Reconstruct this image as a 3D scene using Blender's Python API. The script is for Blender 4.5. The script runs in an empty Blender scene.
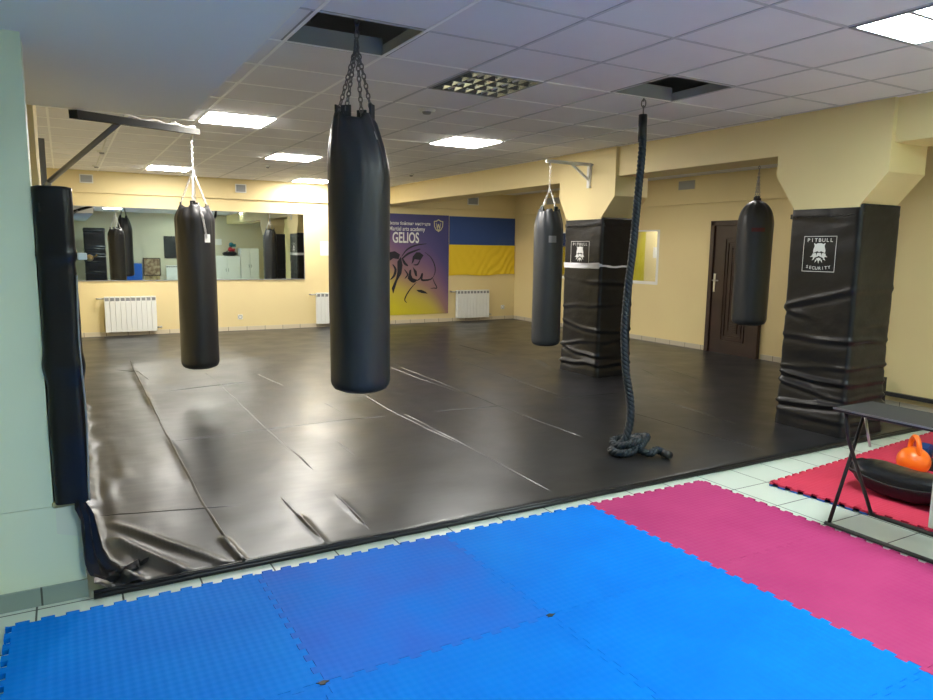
import bpy, bmesh, math, random
from math import sin, cos, pi, exp, radians as R
from mathutils import Vector, Matrix, noise
random.seed(7)
S = bpy.context.scene
C = S.collection

# ------------------------------------------------------------------ camera
cam = bpy.data.cameras.new('camera'); camo = bpy.data.objects.new('camera', cam); C.objects.link(camo)
rt = Vector((0.87019563, -0.49253275, 0.01307876)); dn = Vector((-0.05801106, -0.12878052, -0.9899749)); fw = Vector((0.48927935, 0.86071312, -0.14063659))
m = Matrix((rt, -dn, -fw)).transposed().to_4x4(); m.translation = (0, 0, 1.5024)
camo.matrix_world = m
cam.sensor_width = 36; cam.lens = 706.34 / 933 * 36; cam.clip_start = .05
S.camera = camo
# ------------------------------------------------------------------ light, exposure
S.view_settings.view_transform = 'Standard'; S.view_settings.look = 'None'
S.view_settings.gamma = 1; S.view_settings.use_curve_mapping = False
S.view_settings.exposure = 1.0
try: S.cycles.diffuse_bounces = 8
except Exception: pass
WARM = (1.0, 0.95, 0.88); COOL = (0.60, 0.86, 1.0)
PANEL = 39.0      # far LED panels
TUBE = 38.0       # near fluorescent troffers
wd = bpy.data.worlds.new('world'); S.world = wd; wd.use_nodes = True
wd.node_tree.nodes['Background'].inputs[0].default_value = (.6, .65, .7, 1)
wd.node_tree.nodes['Background'].inputs[1].default_value = .05

# ------------------------------------------------------------------ materials
def mat(name, col, rough=.6, metal=0, bump=None, var=None, emit=None, coat=0, spec=.5):
    """bump=(scale, strength, distance[,stretch]); var=(scale, colour2, amount)"""
    m = bpy.data.materials.new(name); m.use_nodes = True
    nt = m.node_tree; N = nt.nodes; L = nt.links; b = N['Principled BSDF']
    b.inputs['Base Color'].default_value = (*col, 1); b.inputs['Roughness'].default_value = rough
    b.inputs['Metallic'].default_value = metal; b.inputs['Specular IOR Level'].default_value = spec
    b.inputs['Coat Weight'].default_value = coat
    tc = N.new('ShaderNodeTexCoord')
    if var:
        n = N.new('ShaderNodeTexNoise'); n.inputs['Scale'].default_value = var[0]; n.inputs['Detail'].default_value = 6
        L.new(tc.outputs['Object'], n.inputs['Vector'])
        r = N.new('ShaderNodeValToRGB'); r.color_ramp.elements[0].position = .35; r.color_ramp.elements[1].position = .7
        r.color_ramp.elements[0].color = (*col, 1); r.color_ramp.elements[1].color = (*[a + (c - a) * var[2] for a, c in zip(col, var[1])], 1)
        L.new(n.outputs['Fac'], r.inputs[0]); L.new(r.outputs[0], b.inputs['Base Color'])
    if bump:
        n = N.new('ShaderNodeTexNoise'); n.inputs['Scale'].default_value = bump[0]; n.inputs['Detail'].default_value = 4 if bump[0] != 5 else 1
        mp = N.new('ShaderNodeMapping'); mp.inputs['Scale'].default_value = bump[3] if len(bump) > 3 else (1, 1, 1)
        L.new(tc.outputs['Object'], mp.inputs[0]); L.new(mp.outputs[0], n.inputs['Vector'])
        bp = N.new('ShaderNodeBump'); bp.inputs['Strength'].default_value = bump[1]; bp.inputs['Distance'].default_value = bump[2]
        L.new(n.outputs['Fac'], bp.inputs['Height']); L.new(bp.outputs[0], b.inputs['Normal'])
    if emit:
        b.inputs['Emission Color'].default_value = (*emit[0], 1); b.inputs['Emission Strength'].default_value = emit[1]
    return m

def brickmat(name, col, col2, grout, w, h, off=(0, 0, 0), rough=.35, mortar=.004, axes='xy'):
    m = mat(name, col, rough); nt = m.node_tree; N = nt.nodes; L = nt.links; b = N['Principled BSDF']
    tc = N.new('ShaderNodeTexCoord'); sp = N.new('ShaderNodeSeparateXYZ'); cb = N.new('ShaderNodeCombineXYZ')
    L.new(tc.outputs['Object'], sp.inputs[0])
    L.new(sp.outputs['XYZ'.index(axes[0].upper())], cb.inputs[0]); L.new(sp.outputs['XYZ'.index(axes[1].upper())], cb.inputs[1])
    mp = N.new('ShaderNodeMapping'); mp.inputs['Location'].default_value = off
    br = N.new('ShaderNodeTexBrick'); br.offset = 0; br.inputs['Scale'].default_value = 1
    br.inputs['Brick Width'].default_value = w; br.inputs['Row Height'].default_value = h; br.inputs['Mortar Size'].default_value = mortar
    br.inputs['Mortar Smooth'].default_value = .1
    br.inputs['Color1'].default_value = (*col, 1); br.inputs['Color2'].default_value = (*col2, 1); br.inputs['Mortar'].default_value = (*grout, 1)
    L.new(cb.outputs[0], mp.inputs[0]); L.new(mp.outputs[0], br.inputs['Vector']); L.new(br.outputs['Color'], b.inputs['Base Color'])
    bp = N.new('ShaderNodeBump'); bp.inputs['Strength'].default_value = .3; bp.inputs['Distance'].default_value = .002; bp.invert = True
    L.new(br.outputs['Fac'], bp.inputs['Height']); L.new(bp.outputs[0], b.inputs['Normal'])
    return m

YEL = (.73, .615, .32)
M = {}
M['yellow'] = mat('yellow_paint', YEL, .55, bump=(60, .1, .002), var=(1.5, (.70, .56, .30), .6))
M['green'] = mat('pale_green_paint', (.74, .82, .62), .45, bump=(40, .12, .002), var=(2, (.71, .79, .60), .6))
M['olive'] = mat('olive_grey_paint', (.58, .54, .40), .6)
M['soffit'] = mat('soffit_plaster', (.88, .84, .77), .6, bump=(30, .05, .002), var=(.8, (.84, .80, .74), .8))
M['tile_c'] = mat('ceiling_tile', (.80, .79, .82), .8, bump=(180, .2, .002), var=(2.2, (.76, .75, .78), .7))
M['tbar'] = mat('lit_grid_metal', (.95, .95, .95), .4)  # far and left bars near-white, standing in for reflected lamp light
M['tbar_dark'] = mat('shaded_grid_metal', (.54, .54, .58), .5)  # same bars at the near right, shade put into the colour
M['slab'] = mat('concrete_slab', (.34, .35, .34), .9, bump=(8, .4, .02))
M['floor'] = brickmat('floor_tile', (.66, .72, .64), (.62, .68, .60), (.05, .06, .05), .32, .32, (.18, -2.62, 0), .28)
M['skirt'] = brickmat('skirting_tile', (.62, .55, .40), (.56, .50, .38), (.12, .10, .07), .32, 2.0, (.1, 1, 0), .35, .004, 'xz')
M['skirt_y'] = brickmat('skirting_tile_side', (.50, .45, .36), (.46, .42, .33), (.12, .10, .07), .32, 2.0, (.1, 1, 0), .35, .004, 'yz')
M['skirt_g'] = brickmat('grey_skirting_tile', (.26, .33, .30), (.25, .31, .28), (.05, .06, .05), .32, 2.0, (.16, 1, 0), .3, .004, 'xz')
M['silver'] = mat('silver_label', (.5, .5, .5), .3, .5)
M['wood'] = mat('dark_door', (.045, .022, .018), .3, bump=(6, .2, .003, (4, 4, .6)), var=(3, (.025, .014, .012), .8))
M['black'] = mat('black_vinyl', (.010, .010, .012), .29, bump=(4, .32, .025, (1, 1, 1.6)), spec=.33)
M['bagblack'] = mat('bag_leather', (.024, .024, .026), .36, bump=(7, .3, .02, (1, 1, .3)))
M['bagblue'] = mat('bag_leather_cool', (.028, .032, .038), .40, bump=(6, .3, .02, (1, 1, .25)))
M['matte'] = mat('black_plastic', (.015, .015, .016), .5)
M['steel'] = mat('galvanised_steel', (.45, .44, .42), .4, .9, bump=(30, .2, .002))
M['gunmetal'] = mat('painted_steel', (.03, .03, .027), .85, spec=.1)
M['chain'] = mat('chain_steel', (.55, .55, .55), .28, 1)
M['chain_d'] = mat('dull_chain', (.22, .22, .23), .4, .8)
M['white'] = mat('white_enamel', (.78, .80, .76), .35)
M['whitep'] = mat('white_plastic', (.75, .75, .72), .5)
M['grey'] = mat('grey_plastic', (.25, .26, .27), .5)
M['ink'] = mat('white_print', (.72, .73, .72), .6)
M['inkblack'] = mat('black_print', (.012, .012, .02), .6)
M['tapew'] = mat('white_tape', (.72, .72, .76), .35, bump=(20, .4, .01))
M['led'] = mat('panel_diffuser', (.9, .9, .9), .5, emit=(WARM, PANEL))
M['led_dim'] = mat('added_panel_diffuser', (.9, .9, .9), .5, emit=(WARM, PANEL * .22))  # weaker glow for the panels added out of view beyond the beam
M['tube'] = mat('tube_diffuser', (.8, .9, .9), .5, emit=((.84, 1.0, .98), TUBE))
M['rope'] = mat('rope_fibre', (.006, .014, .022), .6, bump=(90, .5, .004))
M['mirror'] = mat('mirror_glass', (.60, .62, .59), .015, 1)
M['orange'] = mat('orange_vinyl', (.90, .16, .01), .3)
M['navy'] = mat('navy_vinyl', (.01, .04, .16), .4)
M['foam'] = mat('yellow_foam', (.50, .44, .22), .9, bump=(60, .6, .01))
M['chip'] = mat('bare_plaster', (.72, .76, .62), .8)
M['red'] = mat('red_cloth', (.5, .03, .05), .6)
M['maroon'] = mat('dark_red_print', (.09, .012, .012), .6)
M['flagb'] = mat('flag_blue', (.025, .065, .22), .75, bump=(40, .2, .002))
M['flagy'] = mat('flag_yellow', (.78, .55, .02), .75, bump=(40, .2, .002))
M['brass'] = mat('worn_brass', (.5, .3, .1), .35, .7)
M['picture'] = mat('brown_picture', (.16, .08, .04), .5, var=(9, (.45, .36, .22), 1))
M['cream'] = mat('cream_sheet', (.6, .45, .2), .6, var=(12, (.2, .12, .05), 1))

def matmat(name, col, col2, scale=1):
    """EVA foam: woven embossing"""
    m = mat(name, col, .6, var=(3.0, col2, .9), spec=.06); nt = m.node_tree; N = nt.nodes; L = nt.links; b = N['Principled BSDF']
    tc = N.new('ShaderNodeTexCoord'); mp = N.new('ShaderNodeMapping'); mp.inputs['Rotation'].default_value = (0, 0, R(45)); mp.inputs['Scale'].default_value = (1, 1, 1)
    L.new(tc.outputs['Object'], mp.inputs[0])
    sp = N.new('ShaderNodeSeparateXYZ'); L.new(mp.outputs[0], sp.inputs[0])
    outs = []
    for i in (0, 1):
        a = N.new('ShaderNodeMath'); a.operation = 'MULTIPLY'; a.inputs[1].default_value = 2 * pi / .046; L.new(sp.outputs[i], a.inputs[0])
        s = N.new('ShaderNodeMath'); s.operation = 'SINE'; L.new(a.outputs[0], s.inputs[0]); outs.append(s)
    mu = N.new('ShaderNodeMath'); mu.operation = 'MULTIPLY'; L.new(outs[0].outputs[0], mu.inputs[0]); L.new(outs[1].outputs[0], mu.inputs[1])
    bp = N.new('ShaderNodeBump'); bp.inputs['Strength'].default_value = .4; bp.inputs['Distance'].default_value = .0016
    L.new(mu.outputs[0], bp.inputs['Height']); L.new(bp.outputs[0], b.inputs['Normal'])
    return m
M['blue'] = matmat('blue_foam', (.0, .180, .74), (.0, .212, .78))
M['violet'] = matmat('violet_blue_foam', (.030, .150, .66), (.0, .185, .74))
M['pink'] = matmat('pink_foam', (.46, .052, .175), (.40, .038, .15))
M['redm'] = matmat('red_foam', (.60, .05, .095), (.54, .045, .09))
M['blueunder'] = mat('blue_foam_under', (.01, .10, .45), .5)

# floor cover: glossy black vinyl, lightly dusty
def covermat():
    m = mat('floor_vinyl', (.015, .015, .017), .34, bump=(5, .22, .006, (1, 2.2, 1)), spec=.5); nt = m.node_tree; N = nt.nodes; L = nt.links; b = N['Principled BSDF']
    tc = N.new('ShaderNodeTexCoord'); n = N.new('ShaderNodeTexNoise'); n.inputs['Scale'].default_value = 2.5; n.inputs['Detail'].default_value = 3
    L.new(tc.outputs['Object'], n.inputs['Vector'])
    mr = N.new('ShaderNodeMapRange'); mr.inputs[1].default_value = .3; mr.inputs[2].default_value = .7; mr.inputs[3].default_value = .29; mr.inputs[4].default_value = .38
    L.new(n.outputs['Fac'], mr.inputs[0]); L.new(mr.outputs[0], b.inputs['Roughness'])
    b.inputs['Specular Tint'].default_value = (.84, .92, 1, 1)
    return m
M['cover'] = covermat()

def bannermat():
    m = mat('banner_print', (.1, .1, .3), .55); nt = m.node_tree; N = nt.nodes; L = nt.links; b = N['Principled BSDF']
    tc = N.new('ShaderNodeTexCoord'); sp = N.new('ShaderNodeSeparateXYZ'); L.new(tc.outputs['Generated'], sp.inputs[0])
    r = N.new('ShaderNodeValToRGB'); e = r.color_ramp.elements
    e[0].position = 0; e[0].color = (.60, .52, .02, 1); e[1].position = 1; e[1].color = (.045, .045, .17, 1)
    for pos, c in ((.18, (.52, .42, .06)), (.38, (.30, .17, .16)), (.62, (.16, .09, .20)), (.8, (.07, .06, .19))):
        q = e.new(pos); q.color = (*c, 1)
    # slope: lower-right stays purple
    a = N.new('ShaderNodeMath'); a.operation = 'POWER'; a.inputs[1].default_value = 6; L.new(sp.outputs[0], a.inputs[0])
    k = N.new('ShaderNodeMath'); k.operation = 'MULTIPLY_ADD'; k.inputs[1].default_value = .40; L.new(a.outputs[0], k.inputs[0])
    iv = N.new('ShaderNodeMath'); iv.operation = 'SUBTRACT'; iv.inputs[0].default_value = 1; L.new(sp.outputs[0], iv.inputs[1])
    pw = N.new('ShaderNodeMath'); pw.operation = 'POWER'; pw.inputs[1].default_value = 4; L.new(iv.outputs[0], pw.inputs[0])
    sb = N.new('ShaderNodeMath'); sb.operation = 'MULTIPLY_ADD'; sb.inputs[1].default_value = -.95; L.new(pw.outputs[0], sb.inputs[0]); L.new(sp.outputs[2], sb.inputs[2])
    L.new(sb.outputs[0], k.inputs[2])
    L.new(k.outputs[0], r.inputs[0]); L.new(r.outputs[0], b.inputs['Base Color'])
    return m
M['banner'] = bannermat()

# ------------------------------------------------------------------ helpers
def mesh(name, vs, fs, m, parent=None, smooth=False, loc=None):
    me = bpy.data.meshes.new(name); me.from_pydata([tuple(v) for v in vs], [], fs); me.update()
    if smooth: me.polygons.foreach_set('use_smooth', [True] * len(me.polygons))
    me.materials.append(m if not isinstance(m, str) else M[m])
    o = bpy.data.objects.new(name, me); C.objects.link(o)
    if parent: o.parent = parent
    if loc: o.location = loc
    return o
def frombm(name, bm, m, parent=None, smooth=False, loc=None):
    bmesh.ops.recalc_face_normals(bm, faces=bm.faces)
    me = bpy.data.meshes.new(name); bm.to_mesh(me); bm.free()
    if smooth: me.polygons.foreach_set('use_smooth', [True] * len(me.polygons))
    me.materials.append(m if not isinstance(m, str) else M[m])
    o = bpy.data.objects.new(name, me); C.objects.link(o)
    if parent: o.parent = parent
    if loc: o.location = loc
    return o
def box(bm, x0, x1, y0, y1, z0, z1, bev=0, mtx=None):
    r = bmesh.ops.create_cube(bm, size=1); v = r['verts']
    bmesh.ops.scale(bm, vec=(x1 - x0, y1 - y0, z1 - z0), verts=v)
    bmesh.ops.translate(bm, vec=((x0 + x1) / 2, (y0 + y1) / 2, (z0 + z1) / 2), verts=v)
    if bev:
        es = list({e for q in v for e in q.link_edges})
        g = bmesh.ops.bevel(bm, geom=es, offset=bev, segments=2, affect='EDGES', profile=.5)
        v = list({q for f in g['faces'] for q in f.verts} | {q for q in v if q.is_valid})
    if mtx: bmesh.ops.transform(bm, matrix=mtx, verts=v)
    return v
def boxo(name, b, m, parent=None, bev=0, loc=None):
    bm = bmesh.new(); box(bm, *b, bev=bev); return frombm(name, bm, m, parent, loc=loc)
def tube(bm, pts, r, n=8, closed=False, cap=True):
    pts = [Vector(p) for p in pts]; k = len(pts); rings = []
    up = None
    for i, p in enumerate(pts):
        a = pts[(i - 1) % k] if (i or closed) else p; b = pts[(i + 1) % k] if (i < k - 1 or closed) else p
        t = (b - a).normalized()
        if up is None: up = Vector((0, 0, 1)) if abs(t.z) < .9 else Vector((1, 0, 0))
        s = t.cross(up).normalized(); up = s.cross(t).normalized()
        rr = r[i] if isinstance(r, (list, tuple)) else r
        rings.append([bm.verts.new(p + s * cos(2 * pi * j / n) * rr + up * sin(2 * pi * j / n) * rr) for j in range(n)])
    rng = range(k) if closed else range(k - 1)
    for i in rng:
        A, B = rings[i], rings[(i + 1) % k]
        for j in range(n): bm.faces.new((A[j], A[(j + 1) % n], B[(j + 1) % n], B[j]))
    if cap and not closed:
        bm.faces.new(rings[0][::-1]); bm.faces.new(rings[-1])
def tubeo(name, pts, r, m, parent=None, n=8, closed=False, smooth=True):
    bm = bmesh.new(); tube(bm, pts, r, n, closed); return frombm(name, bm, m, parent, smooth)
def bar(bm, a, b, w, h):
    """rectangular bar from a to b"""
    a, b = Vector(a), Vector(b); t = (b - a).normalized(); up = Vector((0, 0, 1)) if abs(t.z) < .95 else Vector((0, 1, 0))
    s = t.cross(up).normalized() * w / 2; u = s.cross(t).normalized() * h / 2
    v = [bm.verts.new(p + i * s + j * u) for p in (a, b) for i, j in ((-1, -1), (1, -1), (1, 1), (-1, 1))]
    for f in ((3, 2, 1, 0), (4, 5, 6, 7), (0, 1, 5, 4), (1, 2, 6, 5), (2, 3, 7, 6), (3, 0, 4, 7)): bm.faces.new([v[i] for i in f])
def prism(bm, poly, f0, f1):
    """extrude a polygon; f0/f1 map (a,b) to 3-D for both ends"""
    A = [bm.verts.new(f0(*p)) for p in poly]; B = [bm.verts.new(f1(*p)) for p in poly]; n = len(poly)
    bm.faces.new(A[::-1]); bm.faces.new(B)
    for i in range(n): bm.faces.new((A[i], A[(i + 1) % n], B[(i + 1) % n], B[i]))
def tag(o, label=None, cat=None, group=None, kind=None):
    if label: o['label'] = label
    if cat: o['category'] = cat
    if group: o['group'] = group
    if kind: o['kind'] = kind
    return o
def empty(name, loc, label, cat, group=None, rz=0):
    o = bpy.data.objects.new(name, None); C.objects.link(o); o.location = loc; o.rotation_euler = (0, 0, rz); o.empty_display_size = .1
    return tag(o, label, cat, group)
def struct(o): o['kind'] = 'structure'; return o
def copy_tree(o, parent=None):
    c = o.copy(); C.objects.link(c); c.parent = parent
    for ch in list(o.children): copy_tree(ch, c)
    return c
def text(name, body, size, m, parent, mtx, align='LEFT', sx=1.0, ext=.0006, bold=.0):
    cu = bpy.data.curves.new(name, 'FONT'); cu.body = body; cu.size = size; cu.align_x = align; cu.extrude = ext; cu.offset = bold
    t = bpy.data.objects.new('tmp', cu); C.objects.link(t); bpy.context.view_layer.update()
    me = bpy.data.meshes.new_from_object(t.evaluated_get(bpy.context.evaluated_depsgraph_get()))
    bpy.data.objects.remove(t); me.transform(Matrix.Diagonal((sx, 1, 1, 1))); me.transform(mtx)
    me.materials.clear(); me.materials.append(M[m]); me.name = name
    o = bpy.data.objects.new(name, me); C.objects.link(o); o.parent = parent
    return o
nz = lambda x, y, z=0: noise.noise(Vector((x, y, z)))

# ------------------------------------------------------------------ shell
CZ = 2.655; YB = 12.83; XR = 8.457; YS = 3.92; XS = 6.95; YF = -2.3; XL = -3.2
struct(boxo('floor', (XL, 8.6, YF, YB + .1, -.1, 0), 'floor'))
# ceiling with open tiles
GX, GY = 1.1527, 3.5601; T = .6
holes = {(0, 0): 1, (4, 0): 1, (4, -4): 1}
lights = {(0, 5): 'l', (2, 9): 'l', (4, 14): 'l', (0, 13): 'l', (4, 5): 'l', (2, 1): 'g', (4, -3): 't', (0, -6): 't', (4, -8): 't', (7, -6): 't'}
bm = bmesh.new()
for i in range(-8, 13):
    for j in range(-10, 16):
        if (i, j) in holes: continue
        x0, x1 = max(XL, GX + T * i), min(8.6, GX + T * i + T); y0, y1 = max(YF, GY + T * j), min(YB, GY + T * j + T)
        if (i, j) == (12, 0) or x0 >= x1 or y0 >= y1: continue
        z = CZ + (.03 if (i, j) in lights else 0)
        box(bm, x0, x1, y0, y1, z, z + .015)
struct(frombm('ceiling', bm, 'tile_c'))
bm = bmesh.new(); bm2 = bmesh.new()
for i in range(-7, 13):
    x = GX + T * i
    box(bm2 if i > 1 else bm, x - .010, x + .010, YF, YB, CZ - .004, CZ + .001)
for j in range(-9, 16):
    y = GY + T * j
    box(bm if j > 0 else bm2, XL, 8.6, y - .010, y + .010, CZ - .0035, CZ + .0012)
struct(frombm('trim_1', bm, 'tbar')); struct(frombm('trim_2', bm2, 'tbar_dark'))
# slab above the open tiles
struct(boxo('ceiling_slab', (XL, 8.6, YF, YB, 3.02, 3.1), 'slab'))
bm = bmesh.new()
for (i, j) in holes:
    x0, y0 = GX + T * i, GY + T * j
    for b in ((x0 - .02, x0 + .004, y0, y0 + T), (x0 + T - .004, x0 + T + .02, y0, y0 + T), (x0, x0 + T, y0 - .02, y0 + .004), (x0, x0 + T, y0 + T - .004, y0 + T + .02)):
        box(bm, *b, CZ - .002, CZ + (.10 if b[1] - b[0] > .5 else .06))
struct(frombm('trim_3', bm, 'slab'))
# walls
struct(boxo('wall_back', (-.7, 8.6, YB, YB + .12, 0, 3.1), 'yellow'))
struct(boxo('wall_right', (XR, XR + .14, YS, YB, 0, 3.1), 'yellow'))
struct(boxo('wall_right_near', (XS, XR + .14, YF, YS, 0, 3.1), 'yellow'))
struct(boxo('wall_left', (-.75, -.6, 3.5, YB, 0, 3.1), 'yellow'))
struct(boxo('wall_left_near', (XL - .1, XL, YF, 4.2, 0, 3.1), 'green'))
struct(boxo('wall_front', (XL, 8.6, YF - .1, YF, 0, 3.1), 'olive'))
# near left pillar-wall, painted green, on a wider plinth
bm = bmesh.new(); box(bm, XL, -.095, 3.30, 3.5, 1.70, 3.1); box(bm, XL, -.095, 3.30, 4.2, .42, 1.70); box(bm, XL, .008, 3.30, 4.3, 0, .418)
struct(frombm('wall_green', bm, 'green'))
bm = bmesh.new(); box(bm, XL, .012, 3.288, 3.30, 0, .078); struct(frombm('baseboard_near', bm, 'skirt_g'))
# soffit (boxed-in duct) over the left
struct(boxo('ceiling_soffit', (XL, .74, YF, 4.95, 2.30, CZ + .01), 'soffit'))
# frieze stepping out above the walls
bm = bmesh.new(); box(bm, -.6, XR, YB - .035, YB, 2.315, CZ); struct(frombm('trim_4', bm, 'yellow'))
bm = bmesh.new(); box(bm, XR - .035, XR, YS, YB - .035, 2.24, CZ); struct(frombm('trim_5', bm, 'yellow'))
struct(boxo('baseboard_back', (-.6, XR, YB - .012, YB, 0, .10), 'skirt'))
bm = bmesh.new(); box(bm, XR - .012, XR, YS, 6.50, 0, .10); box(bm, XR - .012, XR, 7.52, YB - .012, 0, .10)
struct(frombm('baseboard_right', bm, 'skirt_y'))
struct(boxo('baseboard_step', (XS - .012, XS, YF, YS, 0, .10), 'skirt_y'))
# beam
BX = 5.43
struct(boxo('ceiling_beam', (BX, BX + .42, YF, YB - .035, 2.335, CZ + .01), 'yellow', bev=.006))
# pillars with flared heads
def pillar(name, x0, x1, y0, y1, fl=.20, fr=.19):
    bm = bmesh.new()
    prism(bm, [(y0, 1.87), (y1, 1.87), (y1, 1.885), (y1 + fr, 2.15), (y1 + fr, CZ + .01), (y0 - fl, CZ + .01), (y0 - fl, 2.12), (y0, 1.885)],
          lambda a, b: (x0, a, b), lambda a, b: (x1, a, b))
    box(bm, x0 + .08, x1 - .08, y0 + .08, y1 - .08, 0, 1.9)
    return struct(frombm(name, bm, 'yellow'))
pillar('wall_pillar_right', 5.385, 5.87, 3.35, 3.92)
pillar('wall_pillar_middle', 5.385, 5.87, 6.40, 7.05, .22, .15)
pillar('wall_pillar_left', -.6, -.12, 5.95, 6.6, .2, .2)

# ------------------------------------------------------------------ door in right wall
D = XR - .02; y0, y1 = 6.53, 7.47
door = boxo('door_1', (D - .02, XR, y0 + .06, y1 - .06, .03, 1.90), 'wood'); struct(door)
bm = bmesh.new(); box(bm, D - .05, XR, y0, y0 + .07, .03, 1.96, .004); box(bm, D - .05, XR, y1 - .07, y1, .03, 1.96, .004); box(bm, D - .05, XR, y0, y1, 1.90, 1.97, .004)
frombm('door_frame', bm, 'wood', door)
bm = bmesh.new()
for (a, b, c, d) in ((6.78, 7.20, .22, 1.72), (6.83, 7.15, .28, 1.66), (6.90, 7.08, .34, 1.60)):
    w = .018
    for q in ((a, b, c, c + w), (a, b, d - w, d), (a, a + w, c, d), (b - w, b, c, d)): box(bm, D - .034, D - .018, *q, .004)
for k in range(9): box(bm, D - .034, D - .018, 6.92, 7.06, 1.34 + k * .025, 1.352 + k * .025, .003)
for k in range(6): box(bm, D - .034, D - .018, 6.92, 7.06, .36 + k * .025, .372 + k * .025, .003)
for k in range(3):
    z = 1.16 - .12 * k; tube(bm, [(D - .026, 6.99 + .05 * cos(t * pi / 8), z + .045 * sin(t * pi / 8)) for t in range(16)], .007, 6, True)
frombm('door_moulding', bm, 'wood', door)
bm = bmesh.new(); box(bm, D - .032, D - .02, 7.34, 7.38, .93, 1.20, .004)
tube(bm, [(D - .03, 7.36, 1.10), (D - .075, 7.36, 1.10), (D - .08, 7.34, 1.10), (D - .08, 7.25, 1.10)], .010, 8)
frombm('door_handle', bm, 'chain', door)

# ------------------------------------------------------------------ lights in the ceiling
def led(i, j, label, dm='led'):
    x, y = GX + T * i + T / 2, GY + T * j + T / 2
    o = empty('ceiling_light', (x, y, CZ), label, 'ceiling light', 'square LED panels in the far ceiling')
    bm = bmesh.new()
    for b in ((-.295, .295, -.295, -.28), (-.295, .295, .28, .295), (-.295, -.28, -.28, .28), (.28, .295, -.28, .28)): box(bm, *b, -.008, .02)
    frombm('frame', bm, 'whitep', o); boxo('diffuser', (-.279, .279, -.279, .279, -.014, .004), dm, o)
led(0, 5, 'lit white ceiling panel nearest the grey soffit, just above the bag on the wall arm')
led(2, 9, 'lit white ceiling panel, middle one of the left row of three before the mirror wall')
led(4, 14, 'lit white ceiling panel half hidden behind the big foreground punching bag')
led(0, 13, 'lit white ceiling panel farthest left, right behind the chain of the arm-hung bag')
led(4, 5, 'lit white ceiling panel over the room centre, between big bag and pillar bag')
led(9, 3, 'lit ceiling panel hidden beyond the beam near the right pillar', 'led_dim')  # unseen panels added here to brighten the bay behind the beam
led(9, 7, 'lit ceiling panel hidden beyond the beam by the door', 'led_dim')
led(9, 12, 'lit ceiling panel hidden beyond the beam near the flag corner', 'led_dim')
def louvre():
    o = empty('ceiling_light', (GX + T * 2 + T / 2, GY + T + T / 2, CZ), 'unlit ceiling light with a mirrored square louvre grille', 'ceiling light')
    bm = bmesh.new()
    for b in ((-.295, .295, -.295, -.28), (-.295, .295, .28, .295), (-.295, -.28, -.28, .28), (.28, .295, -.28, .28)): box(bm, *b, -.008, .03)
    frombm('frame', bm, 'grey', o)
    bm = bmesh.new(); box(bm, -.28, .28, -.28, .28, .022, .028); frombm('back_plate', bm, 'slab', o)
    bm = bmesh.new()   # parabolic louvre: tent-shaped blades
    for k in range(7):
        x = -.28 + .56 * k / 6
        prism(bm, [(x - .016, .018), (x + .016, .018), (x, -.006)], lambda a, b: (a, -.28, b), lambda a, b: (a, .28, b))
    for k in range(5):
        y = -.28 + .56 * k / 4
        prism(bm, [(y - .035, .020), (y + .035, .020), (y, -.007)], lambda a, b: (-.28, a, b), lambda a, b: (.28, a, b))
    frombm('louvre', bm, 'louvre', o)
    bm = bmesh.new()
    for x in (-.14, .0, .14): tube(bm, [(x, -.27, .012), (x, .27, .012)], .011, 8)
    frombm('tube', bm, 'whitep', o)
M['louvre'] = mat('louvre_aluminium', (.95, .99, .96), .16, 1)
louvre()
def troffer(i, j, label, visible=True):
    o = empty('ceiling_light', (GX + T * i + T / 2, GY + T * j + T / 2, CZ), label, 'ceiling light')
    bm = bmesh.new()
    for b in ((-.295, .295, -.295, -.27), (-.295, .295, .27, .295), (-.295, -.27, -.27, .27), (.27, .295, -.27, .27), (-.27, .27, -.012, .012)): box(bm, *b, -.008, .02)
    frombm('frame', bm, 'grey', o)
    for s in (-1, 1): boxo('diffuser', (-.27, .27, min(s * .012, s * .27), max(s * .012, s * .27), -.004, .006), 'tube', o)
troffer(4, -3, 'lit bluish fluorescent ceiling light at the top right corner')
troffer(0, -6, 'lit bluish ceiling light behind the viewer on the left side')  # unseen lights put in behind the camera to brighten the near half
troffer(4, -8, 'lit bluish ceiling light above the white cabinets')
troffer(7, -6, 'lit bluish ceiling light behind the viewer by the right wall')

def detector(x, y, r, label):
    o = empty('smoke_detector', (x, y, CZ - .004), label, 'smoke detector', None)
    bm = bmesh.new(); bmesh.ops.create_cone(bm, cap_ends=True, segments=20, radius1=r * .8, radius2=r, depth=.02, matrix=Matrix.Translation((0, 0, -.010))); frombm('base', bm, 'whitep', o)
    bm = bmesh.new(); bmesh.ops.create_cone(bm, cap_ends=True, segments=16, radius1=r * .4, radius2=r * .55, depth=.018, matrix=Matrix.Translation((0, 0, -.028))); frombm('sensor', bm, 'grey', o)
detector(2.70, 5.47, .075, 'white round smoke detector on the ceiling below the louvred light')
detector(4.77, 10.2, .05, 'small white smoke detector on the ceiling right of the big bag near the beam')
detector(.49, 10.05, .06, 'nearer of two small detectors joined by a cable, under the steel arm')
detector(.50, 11.9, .06, 'farther of two small detectors joined by a cable, close to the back wall')
detector(2.61, 10.4, .04, 'tiny white detector under the middle lit panel of the left row')
tag(tubeo('ceiling_cable', [(.48, 8.8, CZ - .012), (.49, 10.0, CZ - .012), (.5, 11.9, CZ - .012)], .008, 'whitep'), 'white cable clipped to the ceiling between two small detectors', 'cable')

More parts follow.
